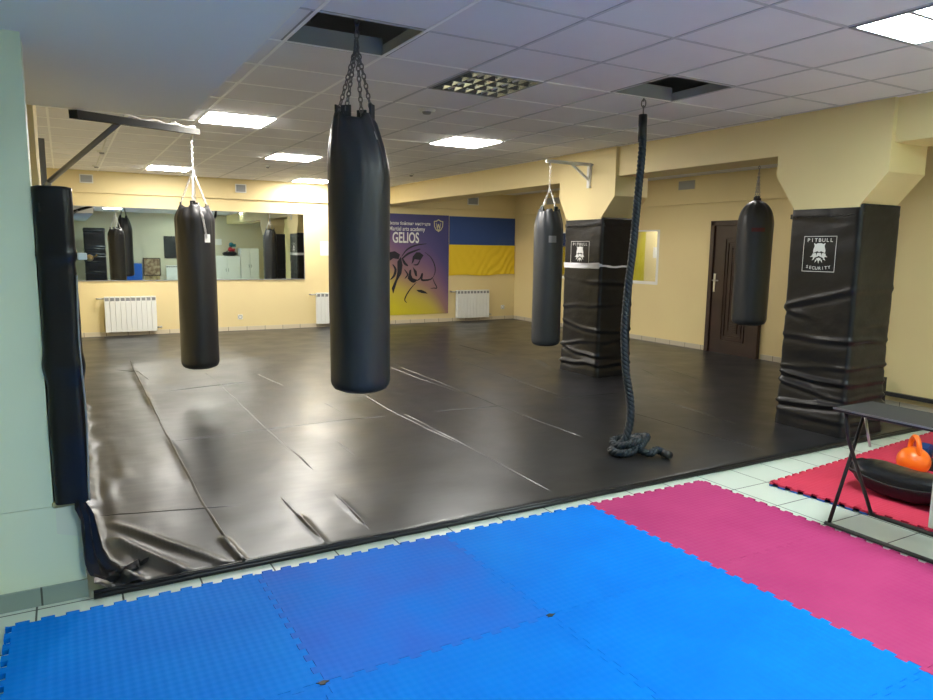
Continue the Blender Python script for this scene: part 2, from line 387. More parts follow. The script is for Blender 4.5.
def vent(x, y, z, w, h, label, side='b'):
    o = empty('wall_vent', (x, y, z), label, 'vent', None, 0 if side == 'b' else pi / 2)
    bm = bmesh.new()   # local: faces -y
    for b in ((-w / 2, w / 2, h / 2 - .015, h / 2), (-w / 2, w / 2, -h / 2, -h / 2 + .015), (-w / 2, -w / 2 + .015, -h / 2, h / 2), (w / 2 - .015, w / 2, -h / 2, h / 2)): box(bm, b[0], b[1], -.012, .002, b[2], b[3])
    frombm('frame', bm, 'whitep' if side == 'b' else 'yellow', o)
    bm = bmesh.new(); box(bm, -w / 2 + .01, w / 2 - .01, -.003, .001, -h / 2 + .01, h / 2 - .01); frombm('back_plate', bm, 'slab', o)
    bm = bmesh.new()
    for k in range(5):
        zz = -h / 2 + .025 + k * (h - .05) / 4; bar(bm, (-w / 2 + .012, -.006, zz), (w / 2 - .012, -.006, zz), .010, .006)
    frombm('slats', bm, 'grey', o)
vent(.385, YB - .037, 2.525, .19, .135, 'small white wall vent at the far left above the mirror')
vent(2.74, YB - .037, 2.50, .185, .145, 'small white wall vent above the mirror right of the arm-hung bag')
vent(7.38, YB - .037, 2.49, .26, .16, 'dark wall vent in the back wall above the blue and yellow flag')
vent(XR - .037, 11.45, 2.47, .46, .15, 'dark wall vent on the right wall behind the pillar bag chain', 'r')
vent(XR - .037, 8.02, 2.53, .36, .16, 'dark vent on the right wall between the rope and the door', 'r')

# ------------------------------------------------------------------ mirrors
def mirror(x0, x1, y, z0, z1, label, side='b', fr='grey', fw_=.012):
    if side == 'b':
        o = empty('wall_mirror', ((x0 + x1) / 2, y, z0), label, 'mirror'); w = x1 - x0
    else:
        o = empty('wall_mirror', (y, (x0 + x1) / 2, z0), label, 'mirror', None, pi / 2); w = x1 - x0
    h = z1 - z0
    boxo('glass', (-w / 2, w / 2, -.010, 0, 0, h), 'mirror', o)
    bm = bmesh.new()
    for b in ((-w / 2 - fw_, w / 2 + fw_, -fw_, 0), (-w / 2 - fw_, w / 2 + fw_, h, h + fw_ * .5), (-w / 2 - fw_, -w / 2, 0, h), (w / 2, w / 2 + fw_, 0, h)): box(bm, b[0], b[1], -.014, .001, b[2], b[3])
    frombm('frame', bm, fr, o)
mirror(.14, 3.84, YB, .935, 2.10, 'long wide mirror on the yellow back wall')
mirror(8.62, 11.35, XR, 1.02, 1.84, 'smaller white framed mirror on the right wall behind the middle pillar', 'r', 'whitep', .05)

# ------------------------------------------------------------------ radiators, sockets, notice
def radiator(x, label, n=10):
    o = empty('radiator', (x, YB, 0), label, 'radiator', 'white wall radiators')
    w = .077
    bm = bmesh.new()
    box(bm, .002, w - .002, -.13, -.118, .10, .60, .003); box(bm, .03, w - .03, -.118, -.05, .12, .66); box(bm, .002, w - .002, -.06, -.05, .10, .64, .002)
    box(bm, .004, w - .004, -.125, -.05, .655, .675, .003); box(bm, .002, .010, -.125, -.05, .60, .66); box(bm, w - .010, w - .002, -.125, -.05, .60, .66)
    sec = frombm('section', bm, 'white', o)
    bm = bmesh.new(); box(bm, .010, w - .010, -.119, -.112, .605, .655); g = frombm('grille', bm, 'grey', sec)
    for k in range(1, n):
        c = copy_tree(sec, o); c.location = (w * k, 0, 0)
    tubeo('valve', [(-.10, -.01, .645), (-.10, -.085, .645), (-.10, -.085, .645), (.0, -.085, .645)], .013, 'steel', o)
    tubeo('valve', [(n * w, -.085, .155), (n * w + .07, -.085, .155), (n * w + .07, -.01, .155)], .013, 'steel', o)
    return o
radiator(.53, 'white ribbed radiator on the back wall under the left half of the mirror')
radiator(4.03, 'white ribbed radiator on the back wall mostly hidden by the big bag')
radiator(6.99, 'white ribbed radiator on the back wall under the flag')
def socket(x, z, label):
    o = empty('wall_socket', (x, YB, z), label, 'socket')
    boxo('plate', (-.042, .042, -.012, 0, -.042, .042), 'whitep', o, .004)
    bm = bmesh.new(); tube(bm, [(.030 * cos(t * pi / 8), -.013, .030 * sin(t * pi / 8)) for t in range(16)], .004, 6, True); frombm('socket_ring', bm, 'grey', o)
socket(2.67, .27, 'white wall socket low on the back wall under the mirror right of the arm bag')
socket(8.17, .29, 'white wall socket low on the back wall right of the radiator in the corner')
tag(boxo('paper_notice', (4.15, 4.45, YB - .004, YB, 1.36, 1.62), 'whitep'), 'pale paper notice on the back wall peeking out left of the big bag', 'notice')

# ------------------------------------------------------------------ banner and flag
def banner():
    o = empty('wall_banner', (5.6, YB, .2), 'purple to yellow gym banner with white lettering and line-drawn heads', 'banner')
    x0, x1, z0, z1 = -.88, 1.24, 0.0, 1.98
    vs, fs = [], []; nx, nzz = 40, 20
    for j in range(nzz + 1):
        for i in range(nx + 1):
            x = x0 + (x1 - x0) * i / nx; z = z0 + (z1 - z0) * j / nzz
            vs.append((x, -.008 + .002 * nz(x * 3, z * 2), z))
    n0 = len(vs)
    for v in vs[:n0]: vs.append((v[0], -.001, v[2]))
    for j in range(nzz):
        for i in range(nx):
            a = j * (nx + 1) + i; fs.append((a, a + 1, a + nx + 2, a + nx + 1)); fs.append((n0 + a, n0 + a + nx + 1, n0 + a + nx + 2, n0 + a + 1))
    mesh('cloth', vs, fs, 'banner', o, True)
    def F(x, z, d=-.013): return (x - 5.6, d, z - .2)
    def poly(name, pts, m, parent=o):
        bm = bmesh.new(); prism(bm, pts, lambda a, b: F(a, b, -.0125), lambda a, b: F(a, b, -.0110)); return frombm(name, bm, m, parent)
    def stroke(bm, pts, w):
        # smooth tapered stroke in the wall plane
        P = []
        n = len(pts)
        for i in range(n - 1):
            p0, p1, p2, p3 = [Vector(pts[min(max(k, 0), n - 1)]) for k in (i - 1, i, i + 1, i + 2)]
            for s in range(6):
                t = s / 6; P.append(.5 * ((2 * p1) + (-p0 + p2) * t + (2 * p0 - 5 * p1 + 4 * p2 - p3) * t * t + (-p0 + 3 * p1 - 3 * p2 + p3) * t ** 3))
        P.append(Vector(pts[-1])); L_, R_ = [], []
        for i, p in enumerate(P):
            t = (P[min(i + 1, len(P) - 1)] - P[max(i - 1, 0)]).normalized(); q = Vector((-t.y, t.x)) * w * (.25 + .75 * sin(pi * (i + .5) / len(P))) / 2
            L_.append(bm.verts.new(F(*(p + q), -.0125))); R_.append(bm.verts.new(F(*(p - q), -.0125)))
        for i in range(len(P) - 1): bm.faces.new((L_[i], L_[i + 1], R_[i + 1], R_[i]))
    bm = bmesh.new()
    for pts, w in (([(6.298, 1.439), (6.433, 1.338), (6.519, 1.185), (6.531, 1.047), (6.482, 0.927)], .022), ([(6.073, 0.862), (6.187, 0.912), (6.243, 1.014), (6.232, 0.895), (6.34, .885), (6.436, 0.903), (6.474, 0.944)], .04),
                   ([(6.474, 0.927), (6.514, 0.84), (6.573, 0.728), (6.507, 0.723), (6.429, 0.717)], .022), ([(6.111, 0.845), (5.98, 0.71), (5.886, 0.576), (5.86, 0.491), (5.905, 0.439)], .026),
                   ([(6.335, 1.609), (6.09, 1.572), (5.904, 1.486), (5.793, 1.351)], .03), ([(5.793, 1.301), (5.941, 1.412), (6.203, 1.506)], .04), ([(6.2, 1.3), (6.14, 1.2), (6.05, 1.19)], .03),
                   ([(5.93, 1.17), (5.86, 1.22), (5.80, 1.33)], .05), ([(5.95, .9), (6.05, .86), (6.12, .9)], .05), ([(5.6, 1.2), (5.66, 1.1), (5.63, .98), (5.55, .9)], .05), ([(5.85, 1.1), (5.92, 1.0), (5.86, .92)], .03)):
        stroke(bm, pts, w)
    frombm('line_drawing', bm, 'inkblack', o)
    bm = bmesh.new()
    for pts in ([(6.112, 0.691), (6.226, 0.692), (6.314, 0.657), (6.368, 0.611), (6.245, 0.623), (6.161, 0.652)], [(5.923, 0.914), (5.96, 1.083), (6.0, 1.10), (6.0, .99), (6.03, .93), (6.111, 0.896), (5.998, 0.87)],
                [(6.035, 1.15), (6.122, 1.06), (6.13, .96), (6.09, .97), (6.06, 1.05)], [(6.034, 1.353), (6.109, 1.437), (6.184, 1.438), (6.272, 1.381), (6.204, 1.286), (6.072, 1.302), (6.05, 1.25), (6.008, 1.201)],
                [(5.45, 1.40), (5.538, 1.435), (5.647, 1.456), (5.756, 1.391), (5.727, 1.301), (5.61, 1.317), (5.538, 1.267), (5.45, 1.25)], [(5.775, 1.351), (5.812, 1.184), (5.786, 1.016), (5.701, 0.883), (5.609, 0.622), (5.58, 0.733), (5.675, 0.933), (5.70, 1.05), (5.70, 1.251)]):
        prism(bm, pts, lambda a, b: F(a, b, -.0125), lambda a, b: F(a, b, -.0110))
    frombm('drawn_shadows', bm, 'inkblack', o)
    RX = lambda x, z: Matrix.Translation(F(x, z, -.0125)) @ Matrix.Rotation(pi / 2, 4, 'X')
    text('lettering', 'GELIOS', .285, 'ink', o, RX(6.17, 1.625), 'RIGHT', .62, bold=.006)
    text('lettering', 'Martial arts academy', .115, 'ink', o, RX(6.30, 1.855), 'RIGHT', .80, bold=.001)
    text('lettering', 'Школа бойових мистецтв', .085, 'ink', o, RX(6.42, 1.968), 'RIGHT', .88, bold=.001)
    # shield
    bm = bmesh.new(); sh = [(6.497, 2.062), (6.55, 2.068), (6.6, 2.099), (6.655, 2.07), (6.709, 2.062), (6.702, 1.95), (6.66, 1.885), (6.602, 1.845), (6.54, 1.885), (6.503, 1.95)]
    cx, cz = 6.603, 1.97; inn = [(cx + (a - cx) * .82, cz + (b - cz) * .82) for a, b in sh]; n = len(sh)
    A = [bm.verts.new(F(a, b, -.0125)) for a, b in sh]; B = [bm.verts.new(F(a, b, -.0125)) for a, b in inn]
    for i in range(n): bm.faces.new((A[i], A[(i + 1) % n], B[(i + 1) % n], B[i]))
    stroke(bm, [(6.55, 2.03), (6.575, 1.93), (6.60, 2.0), (6.625, 1.93), (6.655, 2.03)], .022); stroke(bm, [(6.56, 1.95), (6.60, 1.88), (6.645, 1.95)], .02)
    frombm('shield_emblem', bm, 'cream2', o)
M['cream2'] = mat('pale_gold_print', (.55, .52, .30), .6)
banner()
def flag():
    o = empty('flag', (7.65, YB, 1.0), 'blue over yellow flag pinned to the back wall beside the banner', 'flag')
    def sheet(name, z0, z1, m, cr):
        vs, fs = [], []; nx, ny = 60, 24; x0, x1 = -.80, .79
        for j in range(ny + 1):
            for i in range(nx + 1):
                u, v = i / nx, j / ny; x = x0 + (x1 - x0) * u; z = z0 + (z1 - z0) * v
                if v == 0 and name == 'yellow_half': z += .012 * sin(u * 9) - .02 * (1 - u)
                d = .010 + cr * (.012 * sin(18 * (x - .8 * z) + 2 * nz(x * 3, z * 3)) ** 2 * max(0, min(1, u * 1.6 - .1)) * (1 - v * .7) + .008 * abs(nz(x * 5, z * 4, 3)))
                vs.append((x, -d, z))
        n0 = len(vs); vs += [(v[0], v[1] + .003, v[2]) for v in vs]
        for j in range(ny):
            for i in range(nx):
                a = j * (nx + 1) + i; fs.append((a, a + 1, a + nx + 2, a + nx + 1)); fs.append((n0 + a, n0 + a + nx + 1, n0 + a + nx + 2, n0 + a + 1))
        mesh(name, vs, fs, m, o, True)
    sheet('blue_half', .60, 1.17, 'flagb', .4); sheet('yellow_half', -.01, .60, 'flagy', 1.6)
flag()

# ------------------------------------------------------------------ wrinkled black floor cover
ridges = [  # loose folds: x0,y0,x1,y1,height,width
    (.12, 3.85, .40, 3.27, .026, .030), (.12, 4.1, .58, 3.28, .016, .026), (.07, 3.55, .20, 3.27, .030, .030), (.62, 3.62, .66, 3.24, .020, .016),
    (1.06, 3.75, 1.06, 3.26, .010, .014), (1.34, 3.9, 1.33, 3.4, .008, .014), (.66, 9.6, .63, 6.2, .010, .030), (.63, 6.0, .62, 4.4, .007, .022), (5.59, 7.89, 5.23, 6.97, .02, .03)]
seams = [[(0.68, 10.01), (0.66, 9.29), (0.63, 6.02), (0.62, 4.4), (0.64, 3.48)], [(1.38, 8.68), (1.40, 7.92), (1.37, 5.66), (1.38, 4.47)], [(1.35, 3.98), (1.33, 3.35)], [(1.045, 4.05), (1.065, 3.28)],
    [(2.62, 7.8), (2.58, 6.84), (2.54, 5.67), (2.56, 4.58)], [(1.76, 5.13), (1.74, 4.64)], [(3.5, 8.12), (3.48, 7.2), (3.51, 6.28)], [(0.61, 5.64), (1.9, 5.71), (2.45, 5.68)], [(0.09, 4.22), (.5, 4.1), (0.82, 4.02)],
    [(3.62, 8.05), (3.54, 5.61), (3.53, 4.29)], [(2.6, 5.7), (2.59, 4.63), (2.55, 3.4)], [(4.6, 8.76), (4.5, 7.2), (4.36, 5.64)], [(4.5, 4.9), (4.51, 3.9), (4.53, 3.34)], [(6.35, 6.67), (6.0, 5.9), (5.64, 5.13)],
    [(4.14, 5.64), (5.04, 5.54)], [(6.82, 7.33), (6.6, 6.4), (6.38, 5.65)], [(2.86, 5.65), (3.62, 5.58)], [(5.18, 5.35), (5.1, 4.6), (5.02, 4.01)], [(0.78, 7.66), (1.74, 7.84)], [(.45, 9.3), (.7, 9.0), (.75, 8.4)], [(1.9, 8.3), (1.98, 7.4)], [(5.3, 9.6), (5.25, 8.3)], [(2.1, 6.5), (2.12, 5.9)]]
def cover_h(x, y):
    h = .030 + .003 * nz(x * 1.3, y * 1.1) + .0022 * nz(x * 3.1, y * 2.7, 4) + .0012 * nz(x * 8, y * 7, 9)
    for (a, b, c, d, ht, w) in ridges:
        if x < min(a, c) - .2 or x > max(a, c) + .2 or y < min(b, d) - .15 or y > max(b, d) + .15: continue
        wob = .02 * nz(x * 3 + a, y * 3 + b, 2)
        dx, dy = c - a, d - b; L2 = dx * dx + dy * dy; t = max(0, min(1, ((x - a) * dx + (y - b) * dy) / L2))
        px, py = a + dx * t, b + dy * t; dd = math.hypot(x - px, y - py) + (wob if L2 > 1.2 else wob * .4)
        fade = min(1, t * 6, (1 - t) * 6 + (.6 if d < 3.4 else 0)); g = exp(-(dd / w) ** 2)
        br = .95 + .8 * nz(x * 1.7 + a * 3, y * 1.7 + d, 7) if L2 > 1.2 else 1
        h += ht * max(0, br) * fade * g
    if x < .35 and y < 7.4:   # rides up against the padded pillar
        k = .6 + .7 * nz(1, y * 5, 2) + .2 * nz(4, y * 9, 2)
        h += .06 * max(0, k) * exp(-((x - .03) / (.05 + .03 * nz(2, y * 3))) ** 2) + .03 * max(0, nz(x * 9, y * 3, 5)) * exp(-(x / .2) ** 2)
    return max(h, .012)
def floor_cover():
    o = empty('floor_cover', (4.2, 3.25, 0), 'shiny creased black vinyl cover over the padded training floor', 'floor mat')
    xs = []; x = .035
    while x < XR - .02: xs.append(x); x += .016 if x < 1.6 else (.024 if x < 3 else (.035 if x < 6 else .06))
    xs.append(XR - .016)
    ys = [3.262]; y = 3.275
    while y < YB - .03: ys.append(y); y += .022 if y < 4.4 else (.035 if y < 7 else .06)
    ys.append(YB - .02)
    vs = []; fs = []
    W_ = len(xs)
    for j, y in enumerate(ys):
        for i, x in enumerate(xs):
            z = cover_h(x, y)
            if j == 0: z -= .006
            vs.append((x - 4.2, y - 3.25, z))
    for j in range(len(ys) - 1):
        for i in range(W_ - 1):
            xc, yc = xs[i], ys[j]
            a = j * W_ + i; fs.append((a, a + 1, a + W_ + 1, a + W_))
    c = mesh('cover', vs, fs, 'cover', o, True)
    # stitched, slightly raised joins of the sheets
    for q, pts in enumerate(seams):
        P = []
        for a, b in zip(pts, pts[1:]):
            n = max(2, int(math.hypot(b[0] - a[0], b[1] - a[1]) / .025))
            P += [(a[0] + (b[0] - a[0]) * k / n, a[1] + (b[1] - a[1]) * k / n) for k in range(n)]
        P.append(pts[-1]); L_ = len(P); vs = []; fs = []
        for i, (x, y) in enumerate(P):
            a, b = P[max(0, i - 1)], P[min(L_ - 1, i + 1)]; dx, dy = b[0] - a[0], b[1] - a[1]; l = math.hypot(dx, dy); nx_, ny_ = -dy / l, dx / l
            e = min(1, i / 5, (L_ - 1 - i) / 5); wob = .008 * nz(x * 3 + q, y * 3) ; hh = .0048 * (.55 + .9 * max(0, nz(x * 2 + q * 3, y * 2) + .4)) * e; w = .5 + .5 * e
            for t, z in ((-.016, -.002), (-.006, hh * .4), (-.001, hh), (.004, hh * .7), (.009, -.002)):
                px, py = x + nx_ * (t * w + wob), y + ny_ * (t * w + wob); vs.append((px - 4.2, py - 3.25, cover_h(px, py) + z))
        for i in range(L_ - 1):
            for k in range(4): a = i * 5 + k; fs.append((a, a + 1, a + 6, a + 5))
        mesh('seam', vs, fs, 'cover', o, True)
    # hemmed front edge: two soft rolls
    for (rr, yy, zz) in ((.012, 3.258, .024), (.013, 3.248, .013)):
        pts = [(x - 4.2, yy - 3.25 + .003 * nz(x * 4, zz * 50), zz + .002 * nz(x * 6, 1)) for x in [.03 + k * .04 for k in range(int((XR - .07) / .04))]]
        tubeo('edge_roll', pts, rr, 'black', o, 8)
    # loose corner gathered against the pillar
    vs = []; fs = []; n, k = 46, 16
    path = [(-.005, 3.27, .43), (.02, 3.275, .36), (.03, 3.29, .27), (.045, 3.30, .18), (.075, 3.31, .11), (.12, 3.34, .07), (.17, 3.38, .055), (.22, 3.42, .045)]
    for i in range(n):
        t = i / (n - 1) * (len(path) - 1); a = int(min(t, len(path) - 2)); f = t - a
        p = Vector(path[a]).lerp(Vector(path[a + 1]), f)
        for j in range(k):
            s = j / (k - 1) - .5; w = .035 + .10 * min(1, i / n * 1.5)
            q = p + Vector((s * w * .7, s * w * .9, -.3 * w * abs(s)))
            q.z += .018 * sin(s * 17 + i * .12) + .014 * nz(i * .15, s * 6); q.x += .012 * sin(s * 13 + i * .2)
            vs.append((q.x - 4.2, q.y - 3.25, max(q.z, .03)))
    n0 = len(vs); vs += [(a, b + .004, c + .004) for a, b, c in vs]
    for i in range(n - 1):
        for j in range(k - 1):
            a = i * k + j; fs.append((a, a + 1, a + k + 1, a + k)); fs.append((n0 + a, n0 + a + k, n0 + a + k + 1, n0 + a + 1))
    mesh('gathered_corner', vs, fs, 'black', o, True)
floor_cover()

# ------------------------------------------------------------------ interlocking foam mats
SX = [-.27, .692, 1.654, 2.625, 3.575]; SY = [3.13, 2.185, 1.225, .265]
def wave(a, b, sgn, flat=False):
    """points (s, offset) along an edge from a to b with eleven dovetail teeth"""
    n = 11; L_ = b - a; P = L_ / n; d = .012; out = []
    for k in range(n):
        for f, v in ((.02, -1), (.29, -1), (.23, 1), (.79, 1), (.73, -1), (.98, -1)): out.append((a + (k + f) * P, v * d * sgn))
    return out
def puzzle(name, x0, x1, y0, y1, m, label, cat, group, z=0, mb=None, rz=0, org=None, th=.02):
    cx, cy = (x0 + x1) / 2, (y0 + y1) / 2
    bot = [(s, y0 + o) for s, o in wave(x0, x1, 1)]; rgt = [(x1 + o, s) for s, o in wave(y0, y1, 1)]
    top = [(s, y1 + o) for s, o in wave(x0, x1, 1)][::-1]; lft = [(x0 + o, s) for s, o in wave(y0, y1, 1)][::-1]
    pts = bot + rgt + top + lft; g = .0012 / (x1 - x0) * 2
    pts = [((a - cx) * (1 - g), (b - cy) * (1 - g)) for a, b in pts]
    ang = rz; loc = (cx, cy, z)
    if org:
        c, s = cos(rz), sin(rz); loc = (org[0] + (cx - org[0]) * c - (cy - org[1]) * s, org[1] + (cx - org[0]) * s + (cy - org[1]) * c, z)
    def layer(nm, z0, z1, mm, par):
        bm = bmesh.new(); prism(bm, pts, lambda a, b: (a, b, z0), lambda a, b: (a, b, z1))
        top_ = [e for e in bm.edges if all(abs(v.co.z - z1) < 1e-6 for v in e.verts)]
        if nm != 'underside': bmesh.ops.bevel(bm, geom=top_, offset=.0012, segments=1, affect='EDGES')
        bmesh.ops.triangulate(bm, faces=[f for f in bm.faces if len(f.verts) > 4], ngon_method='EAR_CLIP')
        return frombm(nm, bm, mm, par)
    if mb is None:
        o = layer(name, 0, th, m, None); o.location = loc; o.rotation_euler = (0, 0, ang); tag(o, label, cat, group)
    else:
        o = empty(name, loc, label, cat, group, ang); layer('top_layer', th * .5, th, m, o); layer('underside', 0, th * .499, mb, o)
    return o
bl = [['bright blue foam floor mat at the left, beside the green wall foot', 'violet tinged blue foam mat in the row along the black cover edge', 'blue foam mat touching both the black cover edge and the pink mats'],
      ['blue foam mat at the lower left, under the violet tinged mat corner', 'plain blue foam mat in the second row directly in front of the violet tinged one', 'blue foam mat in the second row bordering the pink mats'],
      ['blue foam mat of the lowest row at left', 'blue foam mat of the lowest row in the middle', 'blue foam mat in the bottom right corner against the pink border']]
for r in range(3):
    for c in range(3):
        puzzle('foam_mat', SX[c], SX[c + 1], SY[r + 1], SY[r], 'violet' if (r, c) == (0, 1) else 'blue', bl[r][c], 'foam mat', 'blue interlocking foam mats')
for r, lb in enumerate(('pink foam mat farthest back, touching the black cover edge', 'pink foam mat second from the black cover, level with the table foot', 'pink foam mat nearest the viewer at the right edge')):
    puzzle('foam_mat', SX[3], SX[4], SY[r + 1], SY[r], 'pink', lb, 'foam mat', 'pink interlocking foam mats')
for k, lb in enumerate(('red foam mat with blue underside, lying loose under the black table', 'red foam mat behind the orange kettlebell, second from the loose corner', 'red foam mat farthest right along the black cover')):
    puzzle('foam_mat', 3.94 + .95 * k, 3.94 + .95 * (k + 1), 1.94, 2.89, 'redm', lb, 'foam mat', 'red and blue foam mats', .001, 'blueunder', R(5.5), (3.94, 2.89), .024)
# small scraps at the mat joints
for x, y, lb in ((.692, 2.187, 'small black scrap stuck in the joint of four blue mats at the bottom left'), (1.654, 2.187, 'tiny dark scrap stuck in the joint of the blue mats near the bottom centre')):
    bm = bmesh.new()
    prism(bm, [(x + .018 * cos(a) * (1 + .5 * sin(3 * a + x)), y + .011 * sin(a) * (1 + .4 * cos(5 * a))) for a in [k * pi / 6 for k in range(12)]], lambda a, b: (a, b, .0195), lambda a, b: (a, b, .0225))
    tag(frombm('scrap', bm, 'matte'), lb, 'scrap')

# ------------------------------------------------------------------ pillar pads
def rect_loop(x0, x1, y0, y1, r, step=.02):
    """rounded rectangle as (point, outward normal, arclength)"""
    out = []; cs = [(x1 - r, y1 - r, 0), (x0 + r, y1 - r, pi / 2), (x0 + r, y0 + r, pi), (x1 - r, y0 + r, 3 * pi / 2)]
    pts = []
    for cx, cy, a0 in cs:
        for k in range(6):
            a = a0 + k / 5 * pi / 2; pts.append((cx + r * cos(a), cy + r * sin(a), cos(a), sin(a)))
    n = len(pts); s = 0
    for i in range(n):
        a, b = pts[i], pts[(i + 1) % n]; d = math.hypot(b[0] - a[0], b[1] - a[1]); k = max(1, int(d / step))
        for t in range(k):
            f = t / k; nx_, ny_ = a[2] + (b[2] - a[2]) * f, a[3] + (b[3] - a[3]) * f; l = math.hypot(nx_, ny_)
            out.append((a[0] + (b[0] - a[0]) * f, a[1] + (b[1] - a[1]) * f, nx_ / l, ny_ / l, s + d * f))
        s += d
    return out
def pad_disp(y, x, z, seed, folds):
    d = .006 * nz(x * 2.5 + seed, y * 2.5, z * 2) + .003 * nz(x * 7, y * 7 + seed, z * 9)
    for (zc, ht, w, slope, ph, y_c) in folds:
        zz = zc + slope * (y - y_c) + .03 * nz(y * 3 + ph, x * 3, seed)+ .10 * abs(y - y_c) ** 1.6 * (1 if slope >= 0 else -.3)
        g = exp(-((z - zz) / w) ** 2) - .55 * exp(-((z - zz + 1.8 * w) / (w * 1.2)) ** 2)
        d += ht * g * max(0, .55 + 1.1 * nz(y * 2.2 + ph * 3, x * 2.2 + ph, ph))
    return d
def pad(name, x0, x1, y0, y1, z0, z1, label, folds, seed, emblem=True, bulge=.02, step=.02, base=None):
    o = empty(name, ((x0 + x1) / 2, (y0 + y1) / 2, z0), label, 'pillar pad', None)
    ox, oy = (x0 + x1) / 2, (y0 + y1) / 2
    lp = rect_loop(x0, x1, y0, y1, .035, step); n = len(lp); K = int((z1 - z0) / .014)
    vs, fs = [], []
    def surf(px, py, nx_, ny_, z):
        d = pad_disp(py, px, z, seed, folds) + bulge * max(0, 1 - (z - z0) / .5) ** 1.5
        return (px + nx_ * d - ox, py + ny_ * d - oy, z - z0)
    for k in range(K + 1):
        z = z0 + (z1 - z0) * k / K
        for (px, py, nx_, ny_, s) in lp: vs.append(surf(px, py, nx_, ny_, z))
    for k in range(K):
        for i in range(n): a = k * n + i; b = k * n + (i + 1) % n; fs.append((a, b, b + n, a + n))
    # top rim folds inwards
    for q, (ins, dz) in enumerate(((.02, .006), (.045, -.004))):
        for (px, py, nx_, ny_, s) in lp: vs.append((px - nx_ * ins - ox, py - ny_ * ins - oy, z1 + dz - z0))
        r0 = (K + q) * n
        for i in range(n): a = r0 + i; b = r0 + (i + 1) % n; fs.append((a, b, b + n, a + n))
    mesh('cover', vs, fs, 'black', o, True)
    # stitched hem near the top on the -x face
    bm = bmesh.new(); pts = []
    for i in range(30):
        y = y0 + .05 + (y1 - y0 - .1) * i / 29; p = surf(x0, y, -1, 0, z1 - .085 + .006 * sin(i)); pts.append((p[0] - .001, p[1], p[2]))
    tube(bm, pts, .005, 6); frombm('top_seam', bm, 'black', o, True)
    # hook-and-loop overlap on the corner
    for yy in (y0 + .02, y1 - .0):
        bm = bmesh.new(); box(bm, x0 + .02 - ox, x0 + .05 - ox, yy - oy - .02, yy - oy + .02, z1 - z0 - .10, z1 - z0 - .06, .004); frombm('strap', bm, 'matte', o)
    if emblem:
        ya, yb, za, zb = emblem   # ya far (left in view), yb near
        cy, cz = (ya + yb) / 2, (za + zb) / 2; wy = abs(ya - yb) / 2; hz = (zb - za) / 2
        eb = empty_part('emblem', o)
        def E(u, v, lift=.0035):   # u right in view (-y), v up, both -1..1
            y = cy - u * wy; z = cz + v * hz; p = surf(x0, y, -1, 0, z); return (p[0] - lift, p[1], p[2])
        def flat(nm, polys, m='ink', lift=.0035):
            bm = bmesh.new()
            for pl in polys:
                vsx = [bm.verts.new(E(a, b, lift)) for a, b in pl]; bm.faces.new(vsx)
            bmesh.ops.triangulate(bm, faces=bm.faces)
            return frombm(nm, bm, m, eb_parent)
        eb_parent = o
        t = .03
        fr = []
        for (a, b, c, d) in ((-1, 1, 1 - t, 1), (-1, 1, -1, -1 + t), (-1, -1 + t, -1, 1), (1 - t, 1, -1, 1)):
            if b - a > 1:
                for q in range(10): fr.append([(a + (b - a) * q / 10, c), (a + (b - a) * (q + 1) / 10, c), (a + (b - a) * (q + 1) / 10, d), (a + (b - a) * q / 10, d)])
            else:
                for q in range(10): fr.append([(a, c + (d - c) * q / 10), (b, c + (d - c) * q / 10), (b, c + (d - c) * (q + 1) / 10), (a, c + (d - c) * (q + 1) / 10)])
        # dog head: forehead, eyes left dark, cheeks, muzzle, collar spikes
        head = [(-.30, .45), (-.36, .62), (-.22, .55), (-.12, .60), (.12, .60), (.22, .55), (.36, .62), (.30, .45), (.38, .20), (.36, .05), (.12, .16), (0, .10), (-.12, .16), (-.36, .05), (-.38, .20)]
        cheekl = [(-.40, .02), (-.20, .06), (-.16, -.06), (-.20, -.20), (-.32, -.24), (-.42, -.10)]
        cheekr = [(-a, b) for a, b in cheekl][::-1]
        muz = [(-.12, .06), (.12, .06), (.14, -.06), (.20, -.18), (.10, -.16), (.0, -.10), (-.10, -.16), (-.20, -.18), (-.14, -.06)]
        jaw = [(-.16, -.26), (.0, -.20), (.16, -.26), (.10, -.36), (-.10, -.36)]
        spikes = []
        for k in range(7):
            a = pi + .35 + k * (pi - .7) / 6; c, s = cos(a), sin(a)
            spikes.append([(.40 * c - .05 * s, .02 + .40 * s * .95 + .05 * c), (.58 * c, .02 + .58 * s * .98), (.40 * c + .05 * s, .02 + .40 * s * .95 - .05 * c)])
        flat('emblem_frame', fr); flat('emblem_dog', [head, cheekl, cheekr, muzz(muz), jaw] + spikes)
        # lettering, curved below
        def word(w, arc, v, size):
            n_ = len(w)
            for k, ch in enumerate(w):
                u = (k - (n_ - 1) / 2) * size * .86
                vv = v + arc * u * u; rot = math.atan(2 * arc * u)
                y = cy - u * wy; z = cz + vv * hz; p = surf(x0, y, -1, 0, z)
                me = glyph(ch); me = me.copy()
                sc = size * hz * 1.05
                me.transform(Matrix.Translation((p[0] - .0045, p[1], p[2])) @ Matrix(((0, 0, -1, 0), (-1, 0, 0, 0), (0, 1, 0, 0), (0, 0, 0, 1))) @ Matrix.Rotation(rot, 4, 'Z') @ Matrix.Diagonal((sc * 1.1, sc, 1, 1)))
                lm.append(me)
        lm = []; word('PITBULL', .0, .68, .27); word('SECURITY', .16, -.88, .23)
        bm = bmesh.new()
        for me in lm: bm.from_mesh(me)
        for f in bm.faces: f.material_index = 0
        me = bpy.data.meshes.new('emblem_lettering'); bm.to_mesh(me); bm.free(); me.materials.append(M['ink'])
        q = bpy.data.objects.new('emblem_lettering', me); C.objects.link(q); q.parent = o
    return o, surf
def muzz(p): return p
def empty_part(n, p): return None
_g = {}
